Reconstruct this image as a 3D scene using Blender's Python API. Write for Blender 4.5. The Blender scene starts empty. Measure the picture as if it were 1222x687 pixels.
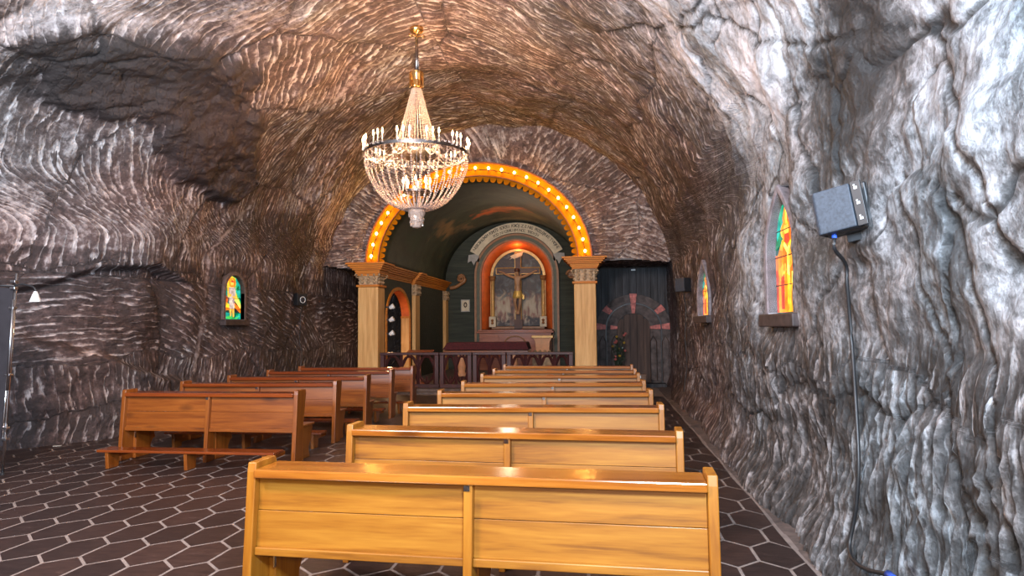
import bpy, bmesh, math, random
import numpy as np
from mathutils import Vector, Matrix
random.seed(7)
C = bpy.context.scene.collection
PI = math.pi

# ------------------------------------------------------------------ materials
def nmat(name):
    m = bpy.data.materials.new(name); m.use_nodes = True
    nt = m.node_tree; nt.nodes.clear()
    out = nt.nodes.new('ShaderNodeOutputMaterial')
    bs = nt.nodes.new('ShaderNodeBsdfPrincipled')
    nt.links.new(bs.outputs[0], out.inputs[0])
    return m, nt, bs
def N(nt, typ, **kw):
    n = nt.nodes.new(typ)
    for k, v in kw.items():
        if k.startswith('i_'):
            key = k[2:].replace('_', ' ')
            n.inputs[key].default_value = v
        else: setattr(n, k, v)
    return n
def L(nt, a, b): nt.links.new(a, b)
def ramp(nt, fac, stops):
    r = nt.nodes.new('ShaderNodeValToRGB')
    els = r.color_ramp.elements
    while len(els) < len(stops): els.new(0.5)
    for e, (p, c) in zip(els, stops): e.position = p; e.color = (*c, 1)
    L(nt, fac, r.inputs[0]); return r
def math_(nt, op, a, b=None, c=None, clamp=False):
    n = nt.nodes.new('ShaderNodeMath'); n.operation = op; n.use_clamp = clamp
    for i, x in enumerate((a, b, c)):
        if x is None: continue
        if isinstance(x, (int, float)): n.inputs[i].default_value = x
        else: L(nt, x, n.inputs[i])
    return n.outputs[0]
def mixc(nt, f, a, b, blend='MIX'):
    n = nt.nodes.new('ShaderNodeMix'); n.data_type = 'RGBA'; n.blend_type = blend
    for idx, x in ((0, f), (6, a), (7, b)):
        if isinstance(x, (int, float)): n.inputs[idx].default_value = x
        elif isinstance(x, tuple): n.inputs[idx].default_value = (*x, 1)
        else: L(nt, x, n.inputs[idx])
    return n.outputs[2]
def bump(nt, bs, h, strength, dist):
    b = nt.nodes.new('ShaderNodeBump'); b.inputs['Strength'].default_value = strength
    b.inputs['Distance'].default_value = dist
    L(nt, h, b.inputs['Height']); L(nt, b.outputs[0], bs.inputs['Normal'])

def simple(name, col, rough=.5, metal=0., var=.12, scale=8., bmp=.0, emit=None, es=0, stretch=(1, 1, 1), spec=None):
    m, nt, bs = nmat(name)
    tc = N(nt, 'ShaderNodeTexCoord'); mp = N(nt, 'ShaderNodeMapping'); mp.inputs['Scale'].default_value = stretch
    L(nt, tc.outputs['Object'], mp.inputs[0])
    nz = N(nt, 'ShaderNodeTexNoise'); nz.inputs['Scale'].default_value = scale; nz.inputs['Detail'].default_value = 6
    L(nt, mp.outputs[0], nz.inputs[0])
    lo = tuple(max(0, c * (1 - var * 2)) for c in col); hi = tuple(min(1, c * (1 + var * 2)) for c in col)
    r = ramp(nt, nz.outputs[0], [(.25, lo), (.75, hi)])
    L(nt, r.outputs[0], bs.inputs['Base Color'])
    bs.inputs['Roughness'].default_value = rough; bs.inputs['Metallic'].default_value = metal
    if spec is not None: bs.inputs['Specular IOR Level'].default_value = spec
    if bmp: bump(nt, bs, nz.outputs[0], bmp, .01)
    if emit:
        bs.inputs['Emission Color'].default_value = (*emit, 1); bs.inputs['Emission Strength'].default_value = es
    return m

def wood(name, dark, mid, light, rough=.3, axis='X', gs=1.0, knots=True, coat=.3):
    m, nt, bs = nmat(name)
    tc = N(nt, 'ShaderNodeTexCoord'); oi = N(nt, 'ShaderNodeObjectInfo')
    add = N(nt, 'ShaderNodeVectorMath', operation='ADD'); L(nt, tc.outputs['Object'], add.inputs[0])
    cx = N(nt, 'ShaderNodeCombineXYZ'); rr = math_(nt, 'MULTIPLY', oi.outputs['Random'], 37.)
    for i in range(3): L(nt, rr, cx.inputs[i])
    L(nt, cx.outputs[0], add.inputs[1])
    mp = N(nt, 'ShaderNodeMapping')
    sc = {'X': (.9, 14, 14), 'Z': (14, 14, .9), 'Y': (14, .9, 14)}[axis]
    mp.inputs['Scale'].default_value = tuple(s * gs for s in sc)
    L(nt, add.outputs[0], mp.inputs[0])
    nz = N(nt, 'ShaderNodeTexNoise'); nz.inputs['Scale'].default_value = 1.; nz.inputs['Detail'].default_value = 5
    nz.inputs['Distortion'].default_value = .6
    L(nt, mp.outputs[0], nz.inputs[0])
    nz2 = N(nt, 'ShaderNodeTexNoise'); nz2.inputs['Scale'].default_value = 6.; nz2.inputs['Detail'].default_value = 4
    L(nt, mp.outputs[0], nz2.inputs[0])
    f = math_(nt, 'ADD', math_(nt, 'MULTIPLY', nz.outputs[0], .75), math_(nt, 'MULTIPLY', nz2.outputs[0], .25))
    r = ramp(nt, f, [(.3, dark), (.48, mid), (.68, light)])
    col = r.outputs[0]
    if knots:
        mp2 = N(nt, 'ShaderNodeMapping')
        mp2.inputs['Scale'].default_value = tuple(1.3 if s < 1 else 3.2 for s in sc)
        L(nt, add.outputs[0], mp2.inputs[0])
        vo = N(nt, 'ShaderNodeTexVoronoi'); vo.inputs['Scale'].default_value = 1.0
        L(nt, mp2.outputs[0], vo.inputs[0])
        k = ramp(nt, vo.outputs['Distance'], [(.07, (1, 1, 1)), (.20, (0, 0, 0))])
        col = mixc(nt, math_(nt, 'MULTIPLY', k.outputs[0], .75), col, tuple(c * .38 for c in dark))
    L(nt, col, bs.inputs['Base Color'])
    bs.inputs['Roughness'].default_value = rough
    bs.inputs['Coat Weight'].default_value = coat; bs.inputs['Coat Roughness'].default_value = .16
    bump(nt, bs, f, .12, .004)
    return m

def rock_mat(name, dark, light, base=.0, rough=.62):
    m, nt, bs = nmat(name)
    tc = N(nt, 'ShaderNodeTexCoord')
    at = N(nt, 'ShaderNodeAttribute', attribute_name='ridge'); to = N(nt, 'ShaderNodeAttribute', attribute_name='tone')
    hue = N(nt, 'ShaderNodeTexNoise'); hue.inputs['Scale'].default_value = .9; hue.inputs['Detail'].default_value = 5
    L(nt, tc.outputs['Object'], hue.inputs[0])
    fine = N(nt, 'ShaderNodeTexNoise'); fine.inputs['Scale'].default_value = 14.; fine.inputs['Detail'].default_value = 8
    fine.inputs['Roughness'].default_value = .72
    L(nt, tc.outputs['Object'], fine.inputs[0])
    med = N(nt, 'ShaderNodeTexNoise'); med.inputs['Scale'].default_value = 3.2; med.inputs['Detail'].default_value = 7
    med.inputs['Roughness'].default_value = .65; med.inputs['Distortion'].default_value = .5
    L(nt, tc.outputs['Object'], med.inputs[0])
    sc = N(nt, 'ShaderNodeAttribute', attribute_name='scoord'); sw = N(nt, 'ShaderNodeAttribute', attribute_name='sw')
    def snoise(sx_, sy_, off, det=1.):
        a = N(nt, 'ShaderNodeVectorMath', operation='MULTIPLY_ADD'); L(nt, sc.outputs['Vector'], a.inputs[0]); a.inputs[1].default_value = (sx_, sy_, 1); a.inputs[2].default_value = (off,) * 3
        n_ = N(nt, 'ShaderNodeTexNoise'); n_.inputs['Scale'].default_value = 1.; n_.inputs['Detail'].default_value = det; L(nt, a.outputs[0], n_.inputs[0]); return n_.outputs[0]
    sps = N(nt, 'ShaderNodeSeparateXYZ'); L(nt, sc.outputs['Vector'], sps.inputs[0])
    ph = math_(nt, 'ADD', sps.outputs[1], math_(nt, 'MULTIPLY', snoise(.9, .22, 0., 1.), 3.0))
    ph = math_(nt, 'ADD', ph, math_(nt, 'MULTIPLY', snoise(3.2, 1.5, 9., 3.), 1.5))
    tri = math_(nt, 'FRACT', ph)          # slow rise, sharp fall: one chisel groove
    q1_ = math_(nt, 'POWER', tri, 3.0)
    fall = ramp(nt, tri, [(.90, (1, 1, 1)), (1., (0, 0, 0))])
    rg = math_(nt, 'MULTIPLY', q1_, fall.outputs[0])
    brk = ramp(nt, snoise(2.4, 1.1, 23., 3.), [(.38, (.08, .08, .08)), (.56, (1, 1, 1))])
    rg = math_(nt, 'MULTIPLY', math_(nt, 'MULTIPLY', rg, sw.outputs['Fac']), brk.outputs[0])
    f = math_(nt, 'MULTIPLY', at.outputs['Fac'], .42)
    f = math_(nt, 'ADD', f, math_(nt, 'MULTIPLY', rg, .95))
    f = math_(nt, 'ADD', f, math_(nt, 'MULTIPLY', math_(nt, 'SUBTRACT', fine.outputs[0], .5), 1.0))
    f = math_(nt, 'ADD', f, math_(nt, 'MULTIPLY', math_(nt, 'SUBTRACT', med.outputs[0], .5), .75))
    f = math_(nt, 'ADD', f, math_(nt, 'MULTIPLY', math_(nt, 'SUBTRACT', to.outputs['Fac'], .5), 1.25))
    f = math_(nt, 'ADD', f, base, clamp=True)
    r = ramp(nt, f, [(.0, tuple(c * .35 for c in dark)), (.25, dark), (.55, tuple((a + b) * .45 for a, b in zip(dark, light))), (.95, light)])
    gd, gl = (sum(dark) / 3,) * 3, tuple(sum(light) / 3 * q for q in (.97, 1., 1.03))
    r2_ = ramp(nt, f, [(.0, tuple(c * .3 for c in gd)), (.25, gd), (.55, tuple((a + b) * .45 for a, b in zip(gd, gl))), (.95, gl)])
    gr = N(nt, 'ShaderNodeAttribute', attribute_name='grey')
    warm = ramp(nt, hue.outputs[0], [(.38, (1.0, .88, .85)), (.62, (.90, .95, 1.0))])
    c = mixc(nt, 1., mixc(nt, gr.outputs['Fac'], r.outputs[0], r2_.outputs[0]), warm.outputs[0], 'MULTIPLY')
    L(nt, c, bs.inputs['Base Color'])
    bs.inputs['Roughness'].default_value = rough
    bs.inputs['Specular IOR Level'].default_value = .45
    vo = N(nt, 'ShaderNodeTexVoronoi'); vo.inputs['Scale'].default_value = 22.
    L(nt, tc.outputs['Object'], vo.inputs[0])
    h = math_(nt, 'ADD', math_(nt, 'MULTIPLY', fine.outputs[0], 1.4), math_(nt, 'MULTIPLY', vo.outputs['Distance'], .35))
    b1 = N(nt, 'ShaderNodeBump'); b1.inputs['Strength'].default_value = 1.; b1.inputs['Distance'].default_value = .05
    L(nt, rg, b1.inputs['Height'])
    b2 = N(nt, 'ShaderNodeBump'); b2.inputs['Strength'].default_value = .8; b2.inputs['Distance'].default_value = .03
    L(nt, h, b2.inputs['Height']); L(nt, b1.outputs[0], b2.inputs['Normal']); L(nt, b2.outputs[0], bs.inputs['Normal'])
    return m

M = {}
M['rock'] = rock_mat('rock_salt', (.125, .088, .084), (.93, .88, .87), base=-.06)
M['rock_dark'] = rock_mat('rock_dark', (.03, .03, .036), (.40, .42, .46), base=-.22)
M['rock_back'] = rock_mat('rock_back', (.16, .105, .09), (.92, .82, .76), base=-.04)
M['pine'] = wood('pine', (.14, .042, .003), (.29, .106, .008), (.39, .165, .017), rough=.46, coat=.1)
M['pine_v'] = wood('pine_vertical', (.19, .055, .004), (.30, .104, .007), (.37, .148, .014), rough=.42, coat=.1, axis='Z')
M['pine_y'] = wood('pine_lengthwise', (.19, .055, .004), (.30, .104, .007), (.37, .148, .014), rough=.42, coat=.1, axis='Y')
M['pine_r'] = wood('pine_ledge', (.20, .05, .006), (.32, .10, .012), (.42, .155, .022), rough=.2, coat=.6)
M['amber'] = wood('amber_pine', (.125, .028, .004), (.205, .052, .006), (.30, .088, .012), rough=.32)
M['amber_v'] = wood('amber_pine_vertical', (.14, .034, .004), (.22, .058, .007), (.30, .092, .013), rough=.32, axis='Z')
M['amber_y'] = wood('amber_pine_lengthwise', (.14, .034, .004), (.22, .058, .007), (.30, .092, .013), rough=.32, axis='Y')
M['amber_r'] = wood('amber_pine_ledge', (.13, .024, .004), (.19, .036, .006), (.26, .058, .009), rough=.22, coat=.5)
M['column'] = wood('painted_column', (.50, .25, .075), (.66, .36, .12), (.80, .50, .20), rough=.6, axis='Z', gs=.8, knots=False, coat=0)
M['cornice'] = wood('cornice_wood', (.42, .115, .006), (.55, .175, .011), (.64, .24, .025), rough=.6, axis='X', knots=False, coat=0)
M['cornice_y'] = wood('cornice_wood_lengthwise', (.42, .115, .006), (.55, .175, .011), (.64, .24, .025), rough=.6, axis='Y', knots=False, coat=0)
M['capital'] = simple('capital_stone', (.40, .27, .15), .6, bmp=.3, var=.25, scale=14)
M['arch'] = simple('arch_wood', (.42, .145, .001), .8, spec=.1, var=.08, scale=5)
M['arch_dark'] = simple('arch_edge', (.16, .05, .01), .6)
M['oxblood'] = wood('oxblood_wood', (.028, .006, .006), (.050, .012, .011), (.080, .020, .018), rough=.5, axis='Z', knots=False, coat=.15)
M['velvet'] = simple('dark_red_velvet', (.085, .012, .014), .85, var=.25, scale=20, bmp=.3)
M['green_wall'] = wood('green_planks', (.014, .019, .013), (.028, .034, .022), (.048, .054, .036), rough=.75, axis='X', knots=False, coat=0)
M['green_trim'] = simple('green_trim', (.085, .085, .045), .5)
M['brown_trim'] = simple('brown_gilt_trim', (.30, .13, .045), .45)
M['gilt'] = simple('gilt', (.58, .34, .11), .4, metal=.25)
M['orange_reveal'] = simple('orange_plaster', (.72, .13, .02), .6, var=.12, scale=4)
M['cream'] = simple('cream_parchment', (.66, .56, .40), .7, var=.08, scale=6)
M['grey_ribbon'] = simple('grey_ribbon', (.38, .36, .33), .7)
M['ink'] = simple('dark_ink', (.03, .022, .018), .7)
M['red_wood'] = wood('red_altar_wood', (.20, .05, .02), (.32, .09, .035), (.42, .14, .06), rough=.5, axis='X', knots=False)
M['peach'] = simple('peach_paint', (.74, .38, .20), .6, var=.08)
M['skin'] = simple('carved_flesh', (.42, .22, .11), .5, var=.1)
M['loin'] = simple('gilded_cloth', (.62, .40, .10), .4, metal=.3, bmp=.3, scale=30)
M['crosswood'] = simple('dark_cross_wood', (.085, .03, .016), .5)
M['chrome'] = simple('chrome', (.75, .76, .78), .18, metal=1., var=.03)
M['steel'] = simple('brushed_steel', (.5, .51, .54), .3, metal=1., var=.05)
M['brass'] = simple('brass', (.85, .52, .2), .22, metal=1., var=.05)
M['ringmetal'] = simple('silvered_ring', (.35, .33, .32), .25, metal=1., var=.1)
M['candle'] = simple('candle_sleeve', (.42, .40, .38), .4, metal=.5)
M['flame'] = simple('flame_bulb', (1, .8, .5), .4, emit=(1, .66, .30), es=12)
M['bulb'] = simple('warm_bulb', (1, .8, .5), .4, emit=(1, .62, .22), es=11)
M['black'] = simple('black_plastic', (.018, .018, .02), .45)
M['speaker_blue'] = simple('slate_fabric', (.035, .045, .062), .6, var=.2, scale=60)
M['blue'] = simple('blue_plug', (.03, .10, .55), .4)
M['white'] = simple('white_plastic', (.75, .76, .76), .4, var=.04)
M['panelgrey'] = simple('dark_display_back', (.028, .025, .03), .6)
M['mauve'] = simple('mauve_stone_frame', (.20, .175, .19), .7, var=.22, scale=16, bmp=.5)
M['brown_frame'] = simple('brown_stone_frame', (.11, .075, .065), .7, var=.22, scale=16, bmp=.5)
M['reveal'] = simple('grey_reveal', (.42, .44, .47), .7, var=.15, scale=10)
M['sill'] = simple('dark_wood_sill', (.045, .030, .028), .6, var=.3, scale=12)
M['door_plank'] = wood('old_door_planks', (.030, .018, .015), (.060, .036, .028), (.11, .068, .05), rough=.75, axis='Z', knots=False, coat=0)
M['dark_plank'] = wood('blackened_planks', (.012, .012, .014), (.028, .028, .032), (.07, .072, .08), rough=.7, axis='Z', knots=False, coat=0)
M['door_stone'] = simple('grey_door_stone', (.085, .068, .065), .8, var=.35, scale=7, bmp=.5)
M['pinkstone'] = simple('pink_stone', (.52, .17, .15), .75, var=.25, scale=14, bmp=.4)
M['paper'] = simple('paper', (.7, .66, .58), .7)
M['leaf'] = simple('dark_leaf', (.02, .035, .018), .6)
M['blossom_p'] = simple('pink_blossom', (.50, .14, .12), .7)
M['blossom_y'] = simple('yellow_blossom', (.45, .28, .04), .7)
M['dirt'] = simple('brown_ground', (.115, .085, .075), .85, var=.25, scale=9, bmp=.6)
M['grout'] = simple('grout', (.23, .185, .165), .8, var=.12, scale=10)
M['crate'] = simple('brown_box_wood', (.16, .10, .07), .7)
M['dark_inside'] = simple('dark_wood_inside', (.03, .02, .015), .8)

# crystal
m, nt, bs = nmat('crystal'); M['crystal'] = m
tc = N(nt, 'ShaderNodeTexCoord'); nz = N(nt, 'ShaderNodeTexNoise'); nz.inputs['Scale'].default_value = 30
L(nt, tc.outputs['Object'], nz.inputs[0]); r = ramp(nt, nz.outputs[0], [(.3, (.60, .46, .38)), (.7, (.82, .68, .60))])
L(nt, r.outputs[0], bs.inputs['Base Color'])
bs.inputs['Roughness'].default_value = .12; bs.inputs['Transmission Weight'].default_value = .45; bs.inputs['IOR'].default_value = 1.5

# tile
m, nt, bs = nmat('slate_tile'); M['tile'] = m
tc = N(nt, 'ShaderNodeTexCoord'); ge = N(nt, 'ShaderNodeNewGeometry')
nz = N(nt, 'ShaderNodeTexNoise'); nz.inputs['Scale'].default_value = 7; nz.inputs['Detail'].default_value = 8; nz.inputs['Roughness'].default_value = .7
mp = N(nt, 'ShaderNodeMapping'); mp.inputs['Scale'].default_value = (.7, 2.4, 1); L(nt, tc.outputs['Object'], mp.inputs[0]); L(nt, mp.outputs[0], nz.inputs[0])
r = ramp(nt, nz.outputs[0], [(.3, (.016, .010, .010)), (.6, (.042, .026, .023)), (.8, (.095, .068, .060))])
rr = ramp(nt, ge.outputs['Random Per Island'], [(0, (.72, .66, .66)), (.5, (1, .86, .8)), (1, (1.3, 1.1, 1.0))])
L(nt, mixc(nt, 1., r.outputs[0], rr.outputs[0], 'MULTIPLY'), bs.inputs['Base Color'])
bs.inputs['Roughness'].default_value = .42; bump(nt, bs, nz.outputs[0], .4, .012)

# painted vault: dark green-brown with a warm cloud and an orange streak (painted decoration, world-space)
def paint_mat(name, base_lo, base_hi, blobs, scale=1.2):
    m, nt, bs = nmat(name)
    ge = N(nt, 'ShaderNodeNewGeometry')
    nz = N(nt, 'ShaderNodeTexNoise'); nz.inputs['Scale'].default_value = scale; nz.inputs['Detail'].default_value = 7
    nz.inputs['Roughness'].default_value = .65; nz.inputs['Distortion'].default_value = .8
    L(nt, ge.outputs['Position'], nz.inputs[0])
    col = ramp(nt, nz.outputs[0], [(.3, base_lo), (.72, base_hi)]).outputs[0]
    dis = N(nt, 'ShaderNodeTexNoise'); dis.inputs['Scale'].default_value = 2.2; dis.inputs['Detail'].default_value = 5
    L(nt, ge.outputs['Position'], dis.inputs[0])
    dv = N(nt, 'ShaderNodeVectorMath', operation='SUBTRACT'); L(nt, dis.outputs['Color'], dv.inputs[0]); dv.inputs[1].default_value = (.5, .5, .5)
    dm = N(nt, 'ShaderNodeVectorMath', operation='SCALE'); L(nt, dv.outputs[0], dm.inputs[0]); dm.inputs['Scale'].default_value = 1.6
    pos = N(nt, 'ShaderNodeVectorMath', operation='ADD'); L(nt, ge.outputs['Position'], pos.inputs[0]); L(nt, dm.outputs[0], pos.inputs[1])
    for ctr, rad, colr, amt in blobs:
        s = N(nt, 'ShaderNodeVectorMath', operation='SUBTRACT'); L(nt, pos.outputs[0], s.inputs[0]); s.inputs[1].default_value = ctr
        d = N(nt, 'ShaderNodeVectorMath', operation='DIVIDE'); L(nt, s.outputs[0], d.inputs[0]); d.inputs[1].default_value = rad
        ln = N(nt, 'ShaderNodeVectorMath', operation='LENGTH'); L(nt, d.outputs[0], ln.inputs[0])
        k = ramp(nt, ln.outputs['Value'], [(.35, (1, 1, 1)), (1., (0, 0, 0))])
        col = mixc(nt, math_(nt, 'MULTIPLY', k.outputs[0], amt), col, colr)
    L(nt, col, bs.inputs['Base Color']); bs.inputs['Roughness'].default_value = .6
    return m
M['vault_paint'] = paint_mat('painted_vault', (.010, .016, .009), (.06, .075, .040), [
    ((-5.20, 21.9, 5.0), (.55, 1.5, .42), (.26, .15, .06), .85),
    ((-4.9, 23.4, 5.3), (.35, .8, .25), (.22, .13, .06), .8),
    ((-3.8, 22.5, 5.65), (.85, .55, .5), (.55, .10, .02), .95),
    ((-3.0, 22.0, 5.66), (.9, .45, .5), (.50, .13, .03), .9),
    ((-2.0, 22.6, 5.5), (1.0, .8, .5), (.17, .13, .055), .8),
    ((-3.2, 24.3, 5.65), (2.0, .5, .5), (.14, .12, .055), .8),
    ((-5.7, 19.8, 4.4), (.5, 1.2, .6), (.03, .06, .022), .8)])

# altar painting: dark storm sky, pale town below
m, nt, bs = nmat('altar_painting'); M['painting'] = m
tc = N(nt, 'ShaderNodeTexCoord'); sp = N(nt, 'ShaderNodeSeparateXYZ'); L(nt, tc.outputs['Object'], sp.inputs[0])
nz = N(nt, 'ShaderNodeTexNoise'); nz.inputs['Scale'].default_value = 3.; nz.inputs['Detail'].default_value = 6; nz.inputs['Distortion'].default_value = 1.4
L(nt, tc.outputs['Object'], nz.inputs[0])
sky = ramp(nt, nz.outputs[0], [(.32, (.018, .016, .022)), (.5, (.055, .036, .034)), (.66, (.10, .12, .13)), (.74, (.30, .22, .12))])
tm = N(nt, 'ShaderNodeMapping'); tm.inputs['Scale'].default_value = (5.5, 1, 1.6); L(nt, tc.outputs['Object'], tm.inputs[0])
tn_ = N(nt, 'ShaderNodeTexNoise'); tn_.inputs['Scale'].default_value = 1.3; tn_.inputs['Detail'].default_value = 6; L(nt, tm.outputs[0], tn_.inputs[0])
br = ramp(nt, tn_.outputs[0], [(.30, (.08, .05, .04)), (.42, (.34, .15, .10)), (.50, (.48, .38, .26)), (.66, (.60, .50, .36))])
zz = math_(nt, 'ADD', sp.outputs[2], math_(nt, 'MULTIPLY', math_(nt, 'SUBTRACT', nz.outputs[0], .5), 1.2))
zz = math_(nt, 'MULTIPLY', math_(nt, 'SUBTRACT', zz, 1.6), .5)
town = ramp(nt, zz, [(.08, (0, 0, 0)), (.18, (1, 1, 1))]); town2 = ramp(nt, zz, [(.52, (1, 1, 1)), (.66, (0, 0, 0))])
tf = math_(nt, 'MULTIPLY', math_(nt, 'MULTIPLY', town.outputs[0], town2.outputs[0]), .8)
L(nt, mixc(nt, tf, sky.outputs[0], br.outputs[0]), bs.inputs['Base Color']); bs.inputs['Roughness'].default_value = .5

def glass_mat(name, cols, scale, es):
    m, nt, bs = nmat(name)
    tc = N(nt, 'ShaderNodeTexCoord'); vo = N(nt, 'ShaderNodeTexVoronoi'); vo.inputs['Scale'].default_value = scale
    L(nt, tc.outputs['Object'], vo.inputs[0])
    sp = N(nt, 'ShaderNodeSeparateColor'); L(nt, vo.outputs['Color'], sp.inputs[0])
    n = len(cols); r = ramp(nt, sp.outputs[0], [((i + .5) / n * .8 + .1, c) for i, c in enumerate(cols)]); r.color_ramp.interpolation = 'CONSTANT'
    nz = N(nt, 'ShaderNodeTexNoise'); nz.inputs['Scale'].default_value = 9; L(nt, tc.outputs['Object'], nz.inputs[0])
    v = ramp(nt, nz.outputs[0], [(.3, (.45, .45, .45)), (.65, (1, 1, 1))])
    c = mixc(nt, 1., r.outputs[0], v.outputs[0], 'MULTIPLY')
    L(nt, c, bs.inputs['Base Color']); L(nt, c, bs.inputs['Emission Color']); bs.inputs['Emission Strength'].default_value = es
    bs.inputs['Roughness'].default_value = .2
    return m
G = {}
G['teal'] = glass_mat('teal_glass', [(.01, .30, .24), (.0, .16, .06), (.02, .38, .20)], 7, .9)
G['green'] = glass_mat('green_glass', [(.05, .45, .08), (.02, .25, .06), (.30, .50, .05)], 7, .9)
G['yellow'] = glass_mat('yellow_glass', [(.95, .60, .03), (.9, .42, .02), (.95, .75, .12)], 7, 1.1)
G['orange'] = glass_mat('orange_glass', [(.9, .20, .01), (.95, .32, .02), (.75, .12, .01)], 7, 1.1)
G['red'] = glass_mat('red_glass', [(.5, .05, .02), (.7, .12, .02)], 7, .8)
G['robe'] = glass_mat('grey_glass', [(.45, .36, .32), (.30, .22, .22), (.52, .44, .38)], 9, .9)
G['flesh'] = glass_mat('amber_glass', [(.85, .42, .06), (.8, .33, .04)], 7, 1.)
G['deep'] = glass_mat('deep_glass', [(.004, .05, .04), (.0, .12, .08), (.02, .02, .02)], 9, .8)
G['lead'] = simple('lead_came', (.015, .013, .012), .5)

# ------------------------------------------------------------------ object helpers
def setp(o, label=None, cat=None, group=None, kind=None):
    if label: o['label'] = label
    if cat: o['category'] = cat
    if group: o['group'] = group
    if kind: o['kind'] = kind
    return o
def thing(name, label, cat, loc=(0, 0, 0), rz=0, group=None):
    o = bpy.data.objects.new(name, None); C.objects.link(o)
    o.location = loc; o.rotation_euler = (0, 0, rz); o.empty_display_size = .1
    return setp(o, label, cat, group)
def obj(name, bm, mat, parent=None, smooth=False, bevel=0, label=None, weld=False):
    me = bpy.data.meshes.new(name)
    if isinstance(bm, bpy.types.Mesh): me = bm
    else:
        bmesh.ops.recalc_face_normals(bm, faces=bm.faces)
        bm.to_mesh(me); bm.free()
    if mat is not None:
        for mm in (mat if isinstance(mat, (list, tuple)) else [mat]): me.materials.append(mm)
    if smooth: me.polygons.foreach_set('use_smooth', [True] * len(me.polygons))
    o = bpy.data.objects.new(name, me); C.objects.link(o)
    if parent: o.parent = parent
    if bevel:
        b = o.modifiers.new('bevel', 'BEVEL'); b.width = bevel; b.segments = 2; b.limit_method = 'ANGLE'; b.angle_limit = .7
    if label: o['label'] = label
    return o
def struct(name, bm, mat, parent=None, **k):
    o = obj(name, bm, mat, parent, **k)
    if parent is None: o['kind'] = 'structure'
    return o
def kids(o): return [c for c in bpy.data.objects if c.parent == o]
def copy_tree(root, loc, rz, label, group=None):
    r = root.copy(); C.objects.link(r); r.location = loc; r.rotation_euler = (0, 0, rz); r['label'] = label
    if group: r['group'] = group
    for ch in kids(root):
        c = ch.copy(); C.objects.link(c); c.parent = r
        for g in kids(ch):
            d = g.copy(); C.objects.link(d); d.parent = c
    return r

def nb(): return bmesh.new()
def box(bm, c, s, rot=None, mi=0):
    """box centred at c with size s"""
    vs = []
    R = rot or Matrix.Identity(3)
    for dx in (-.5, .5):
        for dy in (-.5, .5):
            for dz in (-.5, .5):
                vs.append(bm.verts.new(Vector(c) + R @ Vector((dx * s[0], dy * s[1], dz * s[2]))))
    for f in ((0, 1, 3, 2), (4, 6, 7, 5), (0, 4, 5, 1), (2, 3, 7, 6), (0, 2, 6, 4), (1, 5, 7, 3)):
        fc = bm.faces.new([vs[i] for i in f]); fc.material_index = mi
    return bm
def bx(x0, x1, y0, y1, z0, z1, bm=None):
    bm = bm or nb()
    return box(bm, ((x0 + x1) / 2, (y0 + y1) / 2, (z0 + z1) / 2), (abs(x1 - x0), abs(y1 - y0), abs(z1 - z0)))
def prism(bm, pts, ax, a, b, mi=0):
    """pts 2D polygon extruded along axis ax from a to b. ax 'X': pts=(y,z); 'Y': (x,z); 'Z': (x,y)"""
    def P(p, t):
        return {'X': (t, p[0], p[1]), 'Y': (p[0], t, p[1]), 'Z': (p[0], p[1], t)}[ax]
    v0 = [bm.verts.new(P(p, a)) for p in pts]; v1 = [bm.verts.new(P(p, b)) for p in pts]
    n = len(pts)
    fs = [bm.faces.new(v0), bm.faces.new(v1[::-1])]
    for i in range(n): fs.append(bm.faces.new((v0[i], v0[(i + 1) % n], v1[(i + 1) % n], v1[i])))
    for f in fs: f.material_index = mi
    return bm
def lathe(bm, prof, c=(0, 0, 0), seg=24, sx=1, sy=1):
    rings = []
    for r, z in prof:
        rings.append([bm.verts.new((c[0] + sx * r * math.cos(2 * PI * i / seg), c[1] + sy * r * math.sin(2 * PI * i / seg), c[2] + z)) for i in range(seg)])
    for a, b in zip(rings, rings[1:]):
        for i in range(seg): bm.faces.new((a[i], a[(i + 1) % seg], b[(i + 1) % seg], b[i]))
    bm.faces.new(rings[0][::-1]); bm.faces.new(rings[-1])
    return bm
def tube(bm, path, r, seg=8, closed=False):
    path = [Vector(p) for p in path]; n = len(path); rings = []
    up = Vector((0, 0, 1))
    for i, p in enumerate(path):
        if closed: t = path[(i + 1) % n] - path[i - 1]
        else: t = path[min(i + 1, n - 1)] - path[max(i - 1, 0)]
        t.normalize(); a = t.cross(up)
        if a.length < .05: a = t.cross(Vector((1, 0, 0)))
        a.normalize(); b = a.cross(t)
        rr = r[i] if isinstance(r, (list, tuple)) else r
        rings.append([bm.verts.new(p + a * rr * math.cos(2 * PI * k / seg) + b * rr * math.sin(2 * PI * k / seg)) for k in range(seg)])
    m_ = n if closed else n - 1
    for i in range(m_):
        A, B = rings[i], rings[(i + 1) % n]
        for k in range(seg): bm.faces.new((A[k], A[(k + 1) % seg], B[(k + 1) % seg], B[k]))
    if not closed: bm.faces.new(rings[0]); bm.faces.new(rings[-1][::-1])
    return bm
def smoothpath(pts, k=6):
    pts = [Vector(p) for p in pts]; out = []
    for i in range(len(pts) - 1):
        p0 = pts[max(i - 1, 0)]; p1 = pts[i]; p2 = pts[i + 1]; p3 = pts[min(i + 2, len(pts) - 1)]
        for j in range(k):
            t = j / k
            out.append(.5 * ((2 * p1) + (p2 - p0) * t + (2 * p0 - 5 * p1 + 4 * p2 - p3) * t * t + (3 * p1 - p0 - 3 * p2 + p3) * t ** 3))
    out.append(pts[-1]); return out
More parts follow.
